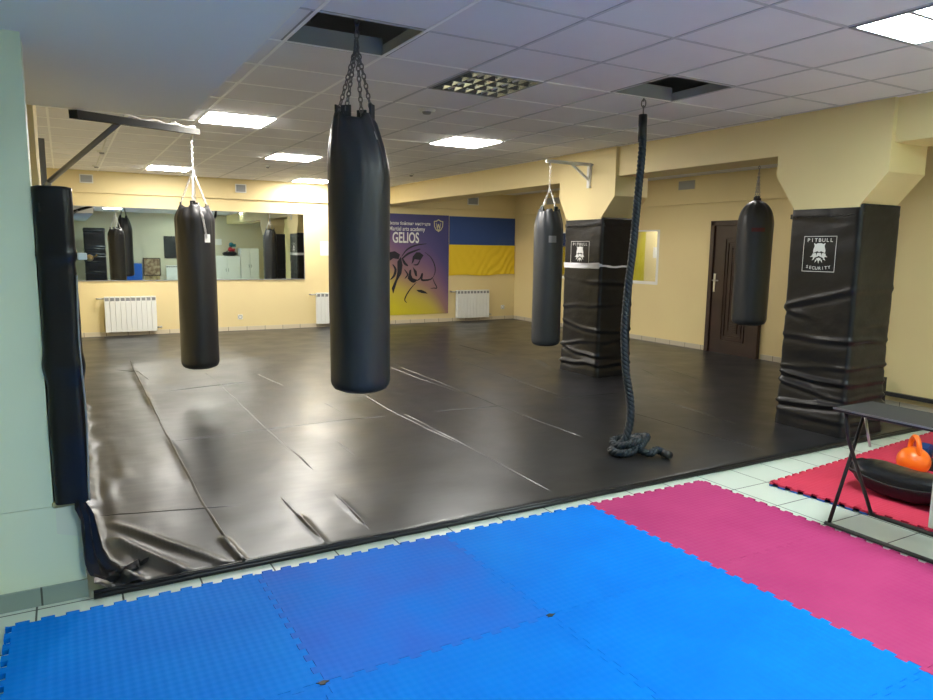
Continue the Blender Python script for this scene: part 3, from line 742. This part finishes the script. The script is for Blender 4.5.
def glyph(ch):
    if ch not in _g:
        cu = bpy.data.curves.new('g', 'FONT'); cu.body = ch; cu.size = 1; cu.align_x = 'CENTER'; cu.offset = .012
        t = bpy.data.objects.new('tmp', cu); C.objects.link(t); bpy.context.view_layer.update()
        _g[ch] = bpy.data.meshes.new_from_object(t.evaluated_get(bpy.context.evaluated_depsgraph_get())); bpy.data.objects.remove(t)
    return _g[ch]
foldsB = [(1.80, .005, .018, 0, .1, 3.6), (1.13, .014, .022, -.28, 2, 3.7), (1.00, .018, .020, .16, 1.3, 3.75), (.80, .022, .018, .0, 3, 3.65), (.58, .020, .015, -.08, 5.2, 3.6), (.47, .024, .018, .05, 7.7, 3.6), (.36, .026, .016, .12, 9.1, 3.6), (.26, .028, .018, -.06, 11.4, 3.6), (.15, .028, .02, .02, 13, 3.6)]
foldsA = [(1.80, .005, .018, 0, .1, 6.7), (1.15, .008, .02, .1, 3.3, 6.7), (.86, .012, .018, -.1, 2, 6.7), (.60, .018, .018, .14, 4.2, 6.7), (.42, .022, .018, -.16, 6.6, 6.7), (.30, .028, .018, .1, 8.1, 6.7), (.17, .028, .02, -.05, 10, 6.7)]
pad('pillar_pad', 5.395, 5.93, 3.33, 3.95, .03, 1.895, 'black vinyl pad with white dog emblem wrapped round the near right pillar', foldsB, 3, (3.805, 3.515, 1.36, 1.65))
padA, surfA = pad('pillar_pad', 5.385, 5.90, 6.37, 7.07, .03, 1.885, 'black vinyl pad with white tape band wrapped round the middle pillar', foldsA, 8, (6.93, 6.58, 1.30, 1.62))
# tape band round the middle pillar pad
vs, fs = [], []
lp = [q for q in rect_loop(5.385, 5.90, 6.37, 7.07, .035, .02)]; n = len(lp); K = 5
for k in range(K + 1):
    for (px, py, nx_, ny_, s) in lp:
        near = (ny_ < -.5); w = .030 if not near else .010 + .008 * abs(nz(px * 9, 3)); zc = 1.333 + .006 * sin(px * 20) * (1 if near else 0) - (.02 * (px - 5.385) if near else 0)
        z = zc + w * (k / K * 2 - 1) + (.012 * max(0, (6.62 - py) / .25) * (k / K) if nx_ < -.5 else 0); p = surfA(px, py, nx_, ny_, z)
        e = .010 + .006 * nz(s * 6, k * .8)
        vs.append((p[0] + nx_ * e + 5.6425, p[1] + ny_ * e + 6.72, z))
for k in range(K):
    for i in range(n): a = k * n + i; b = k * n + (i + 1) % n; fs.append((a, b, b + n, a + n))
tag(mesh('tape_band', vs, fs, 'tapew', None, True), 'twisted white tape band tied round the middle pillar pad', 'tape')

# left pillar pad
def left_pad():
    o, s = pad('pillar_pad', -.094, .045, 3.268, 4.25, .43, 1.725, 'black vinyl pad with torn corner on the green left pillar edge', [(1.45, .008, .02, .02, 1, 3.6), (1.0, .012, .05, .05, 4, 3.6), (.7, .010, .05, -.05, 6, 3.6)], 5, None, .0)
    bm = bmesh.new(); vs_ = box(bm, -.075, .04, -.47, .47, -.018, .012, .01)
    for v in bm.verts: v.co += Vector((.006 * nz(v.co.x * 30, v.co.y * 20), 0, .01 * nz(v.co.x * 40, v.co.y * 9, 3)))
    frombm('foam_core', bm, 'foam', o)
    # silver piping on the outer front edge
    tubeo('piping', [(.0655 - .004 * cos(z * 9), -.478 - .010 * sin(z * 3), z) for z in [k * .05 for k in range(0, 20)]], .004, 'grey', o)
left_pad()
bm = bmesh.new(); prism(bm, [(-.09, .30), (.006, .27), (.006, .405), (-.02, .415), (-.088, .41)], lambda a, b: (a, 3.2965, b), lambda a, b: (a, 3.3005, b)); struct(frombm('trim_6', bm, 'chip'))
k_ = empty('wall_hook', (.05, 3.30, 1.455), 'white clip with a brown knob sticking out of the left pillar pad', 'hook')
boxo('clip', (.0, .035, -.02, .02, -.014, .014), 'whitep', k_, .004)
bm = bmesh.new(); bmesh.ops.create_uvsphere(bm, u_segments=12, v_segments=8, radius=.014, matrix=Matrix.Translation((.045, 0, -.006)))
tube(bm, [(.045, 0, -.004), (.065, -.004, .0), (.072, -.004, .008)], .003, 6); frombm('knob', bm, 'brass', k_, True)

# ------------------------------------------------------------------ punching bags
def link_mesh(bm, c, ax, r=.014, w=.008, t=.0028, flip=0):
    ax = Vector(ax).normalized(); s = ax.orthogonal().normalized(); s = Matrix.Rotation(flip * pi / 2, 3, ax) @ s
    pts = []
    for k in range(10):
        a = 2 * pi * k / 10; pts.append(Vector(c) + ax * r * cos(a) + s * w * sin(a))
    tube(bm, pts, t, 5, True)
def chain(bm, a, b, r=.014, w=.008, t=.0028):
    a, b = Vector(a), Vector(b); d = b - a; n = max(1, int(d.length / (r * 1.55)))
    for k in range(n): link_mesh(bm, a + d * ((k + .5) / n), d, r, w, t, k % 2)
def bag(loc, rad, z0, z1, zh, label, m='bagblack', seed=0, style='flap', chm='chain', lk=.014, fork=.30, patch=None, shift=0, tabs=4, taper=.14):
    """bag from z0 up to z1, strap chains meet at z1+fork, single chain on to zh"""
    o = empty('punching_bag', (loc[0], loc[1], z0), label, 'punching bag', 'hanging punching bags'); H = z1 - z0
    n, K = 56, 96; vs, fs = [], []
    def rr(h, a):
        t = h / H
        b = min(1, math.sqrt(max(0, 1 - (1 - min(1, h / (rad * .42))) ** 2)) * .35 + .65) if h < rad * .42 else 1
        if style == 'dome':
            q = (H - h) / (rad * 1.5); tp = math.sqrt(max(.02, 1 - (1 - min(1, q)) ** 2.2))
        else:
            q = (H - h) / (taper if style == 'flap' else .34); q = max(0, min(1, q)); tp = (.70 if style != 'tall' else .66) + (.30 if style != 'tall' else .34) * sin(q * pi / 2)
        w = 1 + .020 * nz(cos(a) * 2 + seed, sin(a) * 2, h * 2.2) + .07 * max(0, t - .6) * nz(cos(a) * 7 + seed, sin(a) * 7, h * 1.3) * 2
        w += .13 * (max(0, t - .70) / .30) ** 1.3 * (abs(sin(a * 5.5 + 1.2 * sin(h * 4) + seed + 1.5 * nz(a, h))) - .6)
        w += .012 * sin(a * 3 + seed) * max(0, .8 - abs(t - .5))
        return rad * b * tp * w
    for k in range(K + 1):
        h = H * k / K; sh = shift * max(0, (h / H - .78) / .22) ** 1.3
        for i in range(n):
            a = 2 * pi * i / n; r = rr(h, a); top = .0
            if k == K and style != 'dome': top = .012 * (1 if sin(a * 4 + seed) > .1 else -1.2)
            if k == K - 1 and style != 'dome': top = .006 * (1 if sin(a * 4 + seed) > .1 else -1.2)
            vs.append((r * cos(a) + sh, r * sin(a), h + top))
    for k in range(K):
        for i in range(n): a = k * n + i; b = k * n + (i + 1) % n; fs.append((a, b, b + n, a + n))
    base = len(vs); vs.append((0, 0, .0)); fs += [(base, (i + 1) % n, i) for i in range(n)]
    tp_ = len(vs); vs.append((shift, 0, H - .05)); fs += [(K * n + i, K * n + (i + 1) % n, tp_) for i in range(n)]
    # pull the bottom flat disc in
    mesh('body', vs, fs, m, o, True)
    apex = Vector((shift * .3, 0, H + fork))
    for q in range(tabs):
        a = pi / 4 + seed + q * 2 * pi / tabs; r = rr(H, a) * (.92 if style != 'dome' else 1); p = Vector((r * cos(a) + shift, r * sin(a), H))
        bm = bmesh.new(); mt = Matrix.Translation(p) @ Matrix.Rotation(a, 4, 'Z'); sw, sh_ = (.030, .062) if style == 'tall' else (.024, .034); box(bm, -.006, .006, -sw, sw, -.12, sh_ + .012 * sin(q * 2.3), .003, mt); st = frombm('strap', bm, m, o)
        bm = bmesh.new(); chain(bm, p + Vector((0, 0, .02)), apex, lk, lk * .6, lk * .22); frombm('strap_chain', bm, chm, o, True)
    bm = bmesh.new(); chain(bm, apex, (0, 0, zh - z0), lk * 1.2, lk * .75, lk * .26)
    link_mesh(bm, apex, (0, 0, 1), lk * 1.8, lk * 1.2, lk * .35)
    frombm('top_chain', bm, chm, o, True)
    if patch:
        (a, h0, w, hh, mm) = patch; vs, fs = [], []; nn = 8
        for j in range(nn + 1):
            for i in range(nn + 1):
                aa = a + (i / nn - .5) * w / rad; h = h0 + (j / nn - .5) * hh; r = rr(h, aa) + .003; vs.append((r * cos(aa) + shift * max(0, (h / H - .78) / .22) ** 1.3, r * sin(aa), h))
        for j in range(nn):
            for i in range(nn): q = j * (nn + 1) + i; fs.append((q, q + 1, q + nn + 2, q + nn + 1))
        mesh('label_patch', vs, fs, mm, o, True)
    return o
# the big foreground bag from the open tile
bag((1.518, 3.954), .178, .655, 2.24, 2.945, 'largest black punching bag in the foreground, chained up through an open ceiling tile', 'bagblue', 0, 'tall', 'chain_d', .018, .40, (-1.08, 1.475, .035, .045, 'silver'), -.03, 4)
# bag on the steel wall arm
bag((1.10, 7.15), .175, .335, 1.875, 2.50, 'black punching bag hanging from the steel arm in front of the mirror', 'bagblack', 2.1, 'flap', 'chain', .014, .33, (-1.10, 1.24, .055, .075, 'ink'), 0, 4)
bag((4.80, 6.6), .165, .42, 1.955, 2.475, 'slim black punching bag hanging from the white bracket on the middle pillar', 'bagblue', 4.0, 'flap', 'chain', .013, .24, (-1.9, 1.21, .09, .075, 'grey'), 0, 4, .22)
bag((6.36, 5.07), .178, .745, 2.055, CZ, 'black punching bag in front of the brown door beyond the beam', 'bagblue', 1.0, 'dome', 'chain_d', .012, .30, (-2.3, 1.0, .13, .04, 'maroon'), 0, 3)
for bo in [q for q in C.objects if q.name == 'punching_bag.001']:   # loose chain end over the shoulder of the arm bag
    bm = bmesh.new(); pz = bo.location.z
    for k in range(15):
        t = k / 14; a = -1.45 + .28 * t; r = .150 + .033 * min(1, t * 3); link_mesh(bm, (r * cos(a), r * sin(a), 1.545 - .29 * t), (0, .1, 1), .014, .009, .003, k)
    frombm('loose_chain', bm, 'chain', bo, True)
# steel arm with brace
o = empty('steel_bracket', (-.12, 6.4, 1.92), 'galvanised steel swing arm holding a punching bag, by the left pillar', 'wall bracket')
A0 = Vector((-.12, 6.4, 1.92))
bm = bmesh.new(); bar(bm, Vector((.10, 4.91, 2.265)) - A0, Vector((1.15, 7.13, 2.552)) - A0, .05, .05); frombm('arm', bm, 'gunmetal', o)
bm = bmesh.new(); tube(bm, [Vector((-.06, 6.2, 1.96)) - A0, Vector((.39, 5.53, 2.335)) - A0], .019, 8); frombm('brace', bm, 'chain_d', o, True)
bm = bmesh.new(); bar(bm, Vector((-.09, 6.2, 1.90)) - A0, Vector((-.09, 6.2, 2.27)) - A0, .04, .03); frombm('mounting_rail', bm, 'chain_d', o)
bm = bmesh.new(); tube(bm, [Vector((-.09, 6.2, 1.93)) - A0, Vector((-.05, 6.2, 1.96)) - A0], .022, 8); frombm('hinge', bm, 'chain', o, True)
bm = bmesh.new(); tube(bm, [Vector((.42 + .70 * t, 5.58 + 1.48 * t, 2.388 + .188 * t + .008 * sin(t * 21))) - A0 for t in [k / 24 for k in range(25)]], .007, 6)
box(bm, .98, 1.03, .28, .33, .60, .64, .006); frombm('cord', bm, 'whitep', o, True)
bm = bmesh.new(); tube(bm, [Vector((1.10, 7.03, 2.53)) - A0, Vector((1.10, 7.12, 2.48)) - A0, Vector((1.10, 7.15, 2.51)) - A0], .010, 8); frombm('hook', bm, 'chain', o, True)
# white bracket on the middle pillar
o = empty('wall_bracket', (5.385, 6.62, 2.36), 'white steel bracket on the middle pillar holding the slim bag', 'wall bracket')
bm = bmesh.new(); box(bm, -.03, 0, -.025, .025, -.13, .15, .003); frombm('mounting_plate', bm, 'whitep', o)
bm = bmesh.new(); bar(bm, (-.01, 0, .135), (-.63, 0, .135), .03, .035); frombm('arm', bm, 'whitep', o)
bm = bmesh.new(); bar(bm, (-.02, 0, -.04), (-.27, 0, .125), .025, .025); frombm('brace', bm, 'whitep', o)
bm = bmesh.new(); tube(bm, [(-.585, 0, .12), (-.585, -.01, .10)], .010, 8)
frombm('hook', bm, 'chain', o, True)
for s in (-.04, .04): tubeo('bolt', [(.0, s, .13), (-.014, s, .13)], .012, 'chain', o)
# suspension bars in the open tiles
for x, lb in ((1.505, 'steel bar above the open ceiling tile carrying the big bag'), (3.89, 'steel bar above the open ceiling tile carrying the rope')):
    bm = bmesh.new(); bar(bm, (x, 3.2, 2.98), (x, 4.7, 2.98), .05, .07); tag(frombm('suspension_bar', bm, 'slab'), lb, 'steel bar')

# ------------------------------------------------------------------ battle rope
def rope():
    o = empty('climbing_rope', (3.55, 3.85, .03), 'thick dark twisted rope hanging from an open ceiling tile, knotted on the floor', 'rope')
    O = Vector((3.55, 3.85, .03))
    key = [(3.885, 4.175, 2.50), (3.875, 4.165, 2.40), (3.84, 4.12, 2.26), (3.78, 4.08, 1.89), (3.71, 4.03, 1.52), (3.65, 4.00, 1.22), (3.60, 3.96, .93), (3.585, 3.91, .63), (3.595, 3.86, .42), (3.575, 3.83, .26), (3.52, 3.82, .13), (3.46, 3.86, .068), (3.40, 3.82, .062), (3.42, 3.73, .062), (3.52, 3.72, .075),
           (3.60, 3.80, .105), (3.58, 3.90, .12), (3.50, 3.92, .10), (3.47, 3.83, .085), (3.53, 3.75, .12), (3.63, 3.78, .13), (3.68, 3.88, .10), (3.76, 3.98, .085), (3.80, 3.92, .10), (3.74, 3.82, .125), (3.64, 3.76, .10), (3.58, 3.72, .075), (3.60, 3.64, .064), (3.68, 3.66, .075), (3.71, 3.62, .062), (3.70, 3.56, .062)]
    def smooth(key, k):
        P = []; n = len(key)
        for i in range(n - 1):
            p0, p1, p2, p3 = [Vector(key[min(max(q, 0), n - 1)]) for q in (i - 1, i, i + 1, i + 2)]; steps = max(3, int((p2 - p1).length / k))
            for s in range(steps):
                t = s / steps; P.append(.5 * ((2 * p1) + (-p0 + p2) * t + (2 * p0 - 5 * p1 + 4 * p2 - p3) * t * t + (-p0 + 3 * p1 - 3 * p2 + p3) * t ** 3))
        P.append(Vector(key[-1])); return P
    P = smooth(key, .012); up = None; frames = []; s = 0
    for i, p in enumerate(P):
        t = (P[min(i + 1, len(P) - 1)] - P[max(i - 1, 0)]).normalized()
        if up is None: up = Vector((0, 1, 0))
        sd = t.cross(up).normalized(); up = sd.cross(t).normalized(); frames.append((p, sd.copy(), up.copy(), s)); s += (P[min(i + 1, len(P) - 1)] - p).length
    for q in range(3):
        pts = [p + sd * cos(2 * pi * (q / 3 + s_ / .10)) * .0145 + u * sin(2 * pi * (q / 3 + s_ / .10)) * .0145 - O for p, sd, u, s_ in frames]
        tubeo('strand', pts, .0165, 'rope', o, 8)
    bm = bmesh.new(); tube(bm, [Vector((3.886, 4.176, 2.53)) - O, Vector((3.88, 4.17, 2.44)) - O, Vector((3.865, 4.15, 2.33)) - O], .033, 12); frombm('end_sleeve', bm, 'matte', o, True)
    bm = bmesh.new(); tube(bm, [Vector((3.705, 3.60, .062)) - O, Vector((3.697, 3.54, .062)) - O], .029, 12); frombm('end_sleeve', bm, 'matte', o, True)
    bm = bmesh.new()
    for k in range(3): link_mesh(bm, Vector((3.887, 4.177, 2.57 + .045 * k)) - O, (0, 0, 1), .030, .016, .005, k)
    chain(bm, Vector((3.887, 4.177, 2.69)) - O, Vector((3.89, 4.18, 2.94)) - O, .02, .012, .004); frombm('hanging_chain', bm, 'chain_d', o, True)
rope()

# ------------------------------------------------------------------ folding table with things below it
def table():
    o = empty('folding_table', (3.765, 2.295, 0), 'narrow black folding table with crossed tube legs at the right edge', 'table')
    boxo('tabletop', (-.15, .21, -1.35, .0, .656, .676), 'matte', o, .004)
    boxo('edge_band', (-.152, -.15, -1.35, .0, .668, .677), 'steel', o)
    for s in (0,):
        pass
    for yy in (-.02, -1.25):
        bm = bmesh.new(); tube(bm, [(-.13, yy, .012), (.13, yy, .655)], .0105, 8); frombm('leg', bm, 'matte', o, True)
        bm = bmesh.new(); tube(bm, [(.235, yy - .024, .012), (-.06, yy - .024, .50), (-.10, yy - .024, .652)], .0105, 8); frombm('leg', bm, 'matte', o, True)
    bm = bmesh.new(); tube(bm, [(-.13, -.0, .012), (-.13, -1.3, .012)], .012, 8); frombm('foot_bar', bm, 'matte', o, True)
    bm = bmesh.new(); tube(bm, [(.235, .0, .012), (.235, -1.3, .012)], .012, 8); frombm('foot_bar', bm, 'matte', o, True)
    tubeo('strut', [(.09, -.03, .64), (.06, -.1, .45)], .007, 'chain', o)
    boxo('bracket', (-.172, -.16, -.62, -.56, .638, .652), 'chain', o)
table()
# low black rail along the foot of the near right wall
o = empty('low_rail', (6.86, 3.88, .03), 'low black rail along the foot of the near right wall, behind the table', 'rail')
bm = bmesh.new(); bar(bm, (.0, .0, .0), (.0, .0, .30), .06, .05); frombm('post', bm, 'matte', o)
bm = bmesh.new(); bar(bm, (.0, .02, .150), (.0, -2.4, .150), .05, .035); frombm('rail', bm, 'matte', o)
bm = bmesh.new(); bar(bm, (.0, -2.4, .0), (.0, -2.4, .2), .06, .05); frombm('post', bm, 'matte', o)
tubeo('loop', [(-.16, .0, .02), (-.17, .0, .12), (-.12, .0, .17), (-.06, .0, .15), (.0, .0, .15)], .009, 'chain', o)
# kettlebell
o = empty('kettlebell', (4.99, 2.56, .025), 'orange kettlebell on the red mat beyond the black strike shield', 'kettlebell')
bm = bmesh.new(); bmesh.ops.create_uvsphere(bm, u_segments=28, v_segments=18, radius=.104, matrix=Matrix.Translation((0, 0, .088)))
for v in bm.verts: v.co.z = max(v.co.z * .95, 0)
frombm('ball', bm, 'orange', o, True)
tubeo('handle', [(.068 * cos(t) * .62, .068 * cos(t) * .78, .155 + .098 * sin(t)) for t in [-.3 + k * (pi + .6) / 14 for k in range(15)]], .017, 'orange', o, 10)
# strike shield (curved)
def shield():
    o = empty('strike_shield', (4.42, 2.30, .025), 'curved black strike shield lying on the red mat under the table', 'strike shield')
    vs, fs = [], []; n, k = 40, 20; L_ = .62
    for i in range(n + 1):
        t = i / n * 2 - 1; e = (1 - abs(t) ** 4) ** .5 if abs(t) < 1 else 0; yb = -t * L_ / 2
        zc = .085 + .045 * (t * t) ; 
        for j in range(k):
            a = 2 * pi * j / k; c, s = cos(a), sin(a); sq = lambda q: math.copysign(abs(q) ** .6, q)
            vs.append((sq(c) * .15 * max(e, .6) + .004 * nz(i, j), yb, max(.0, zc + sq(s) * .085 * max(e, .45) + .004 * nz(i * .5, j * .5))))
    for i in range(n):
        for j in range(k): a = i * k + j; b = i * k + (j + 1) % k; fs.append((a, b, b + k, a + k))
    fs.append(tuple(range(k))[::-1]); fs.append(tuple(n * k + j for j in range(k)))
    mesh('body', vs, fs, 'black', o, True)
    pts = [(-.148, -t * L_ / 2 * .9, .095 + .045 * t * t) for t in [q / 10 - 1 for q in range(21)]]
    tubeo('piping', pts, .006, 'matte', o)
    o.rotation_euler = (0, 0, R(2))
shield()
# dumbbell and white panel box
o = empty('dumbbell', (5.20, 2.50, .025), 'dark blue dumbbell beside the orange kettlebell at the right edge', 'dumbbell')
for s in (-1, 1):
    bm = bmesh.new(); bmesh.ops.create_cone(bm, cap_ends=True, segments=6, radius1=.055, radius2=.055, depth=.06, matrix=Matrix.Translation((.0, s * .09, .12)) @ Matrix.Rotation(pi / 2, 4, 'X')); frombm('weight', bm, 'navy', o)
tubeo('grip', [(0, -.08, .12), (0, .08, .12)], .016, 'chain', o)
bm = bmesh.new(); box(bm, -.06, .06, -.14, .14, .0, .066, .006); frombm('rack_block', bm, 'matte', o)
o = empty('storage_box', (4.27, 1.76, .03), 'white panelled box standing at the right edge under the table', 'box', None)
boxo('body', (-.24, .22, -.2, .2, 0, .40), 'white', o, .006); boxo('lid', (-.25, .23, -.21, .21, .40, .43), 'whitep', o, .006)

# ------------------------------------------------------------------ the end of the room seen in the mirror
def cabinet(x0, x1, h, label):
    o = empty('cabinet', ((x0 + x1) / 2, YF + .25, 0), label, 'cabinet', 'white storage cabinets'); w = (x1 - x0) / 2
    boxo('body', (-w, w, -.22, .22, .0, h), 'white', o)
    for s in (-1, 1):
        d = boxo('door', (min(s * .004, s * (w - .01)), max(s * .004, s * (w - .01)), .22, .24, .05, h - .02), 'white', o, .003)
        boxo('handle', (s * .04 - .008, s * .04 + .008, .24, .262, h * .5, h * .5 + .12), 'grey', d)
cabinet(4.82, 5.78, 1.15, 'lower white cabinet with gloves on top'); cabinet(5.80, 6.48, 1.44, 'taller white cabinet beside the lower one')
bg = empty('gym_bag', (5.45, YF + .25, 1.15), 'black gym bag lying on the lower white cabinet', 'bag')
bm = bmesh.new(); bmesh.ops.create_uvsphere(bm, u_segments=20, v_segments=12, radius=1)
for v in bm.verts: v.co = Vector((math.copysign(abs(v.co.x) ** .7, v.co.x) * .26, math.copysign(abs(v.co.y) ** .7, v.co.y) * .14, .08 + math.copysign(abs(v.co.z) ** .7, v.co.z) * .08))
frombm('body', bm, 'matte', bg, True); tubeo('strap', [(-.15, 0, .14), (-.05, .02, .20), (.08, .02, .20), (.15, 0, .14)], .01, 'matte', bg)
def glove(x, z, m, lb):
    o = empty('boxing_glove', (x, YF + .25, z), lb, 'boxing glove')
    bm = bmesh.new(); bmesh.ops.create_uvsphere(bm, u_segments=16, v_segments=10, radius=.085, matrix=Matrix.Translation((0, 0, .085)) @ Matrix.Diagonal((1, .9, 1, 1))); frombm('fist', bm, m, o, True)
    bm = bmesh.new(); bmesh.ops.create_cone(bm, cap_ends=True, segments=16, radius1=.05, radius2=.06, depth=.12, matrix=Matrix.Translation((.1, 0, .06)) @ Matrix.Rotation(pi / 2, 4, 'Y')); frombm('cuff', bm, m, o, True)
    bm = bmesh.new(); bmesh.ops.create_uvsphere(bm, u_segments=10, v_segments=8, radius=.035, matrix=Matrix.Translation((.02, .07, .09)) @ Matrix.Diagonal((1.5, .8, 1, 1))); frombm('thumb', bm, m, o, True)
M['teal'] = mat('teal_vinyl', (.0, .15, .2), .4)
glove(5.48, 1.312, 'red', 'red boxing glove on top of the black gym bag'); glove(5.52, 1.484, 'teal', 'teal boxing glove balanced on the red one')
tag(boxo('paper_notice', (4.95, 5.22, YF, YF + .004, 1.56, 1.78), 'whitep'), 'white and blue paper notice on the green wall above the cabinets', 'notice')
pf = empty('framed_picture', (2.77, YF + .02, .45), 'brown framed picture leaning at the wall, seen in the mirror', 'picture'); boxo('canvas', (-.26, .26, -.01, .015, .0, .58), 'picture', pf)
bm = bmesh.new()
for b in ((-.29, .29, -.03, 0), (-.29, .29, .58, .61), (-.29, -.26, 0, .58), (.26, .29, 0, .58)): box(bm, b[0], b[1], -.015, .03, b[2], b[3])
frombm('frame', bm, 'wood', pf); tag(boxo('wall_poster', (2.52, 3.02, YF, YF + .01, .05, .42), 'cream'), 'yellowish poster low on the wall below the framed picture', 'poster')
bs = empty('crash_mat', (2.15, YF + .2, 0), 'blue crash mat block standing against the wall, seen in the mirror', 'crash mat'); boxo('body', (-.25, .27, -.12, .12, .0, .87), 'blueunder', bs, .03); boxo('end_panel', (-.252, -.245, -.08, .08, .1, .75), 'navy', bs)
tag(boxo('net_panel', (3.2, 3.75, YF, YF + .04, 1.05, 1.85), 'matte', None, .01), 'black padded panel on the wall above the far radiator', 'wall panel')
r2 = radiator(3.1, 'white radiator on the wall behind the viewer, seen in the mirror', 8); r2.location = (3.85, YF, .12); r2.rotation_euler = (0, 0, pi)
pad('pillar_pad', .62, 1.25, -1.35, -.95, .03, 2.05, 'black padded pillar behind the viewer, seen at the left of the mirror', foldsB, 12, None)
struct(boxo('wall_pillar_rear', (.66, 1.21, -1.31, -.99, 0, 2.05), 'yellow'))
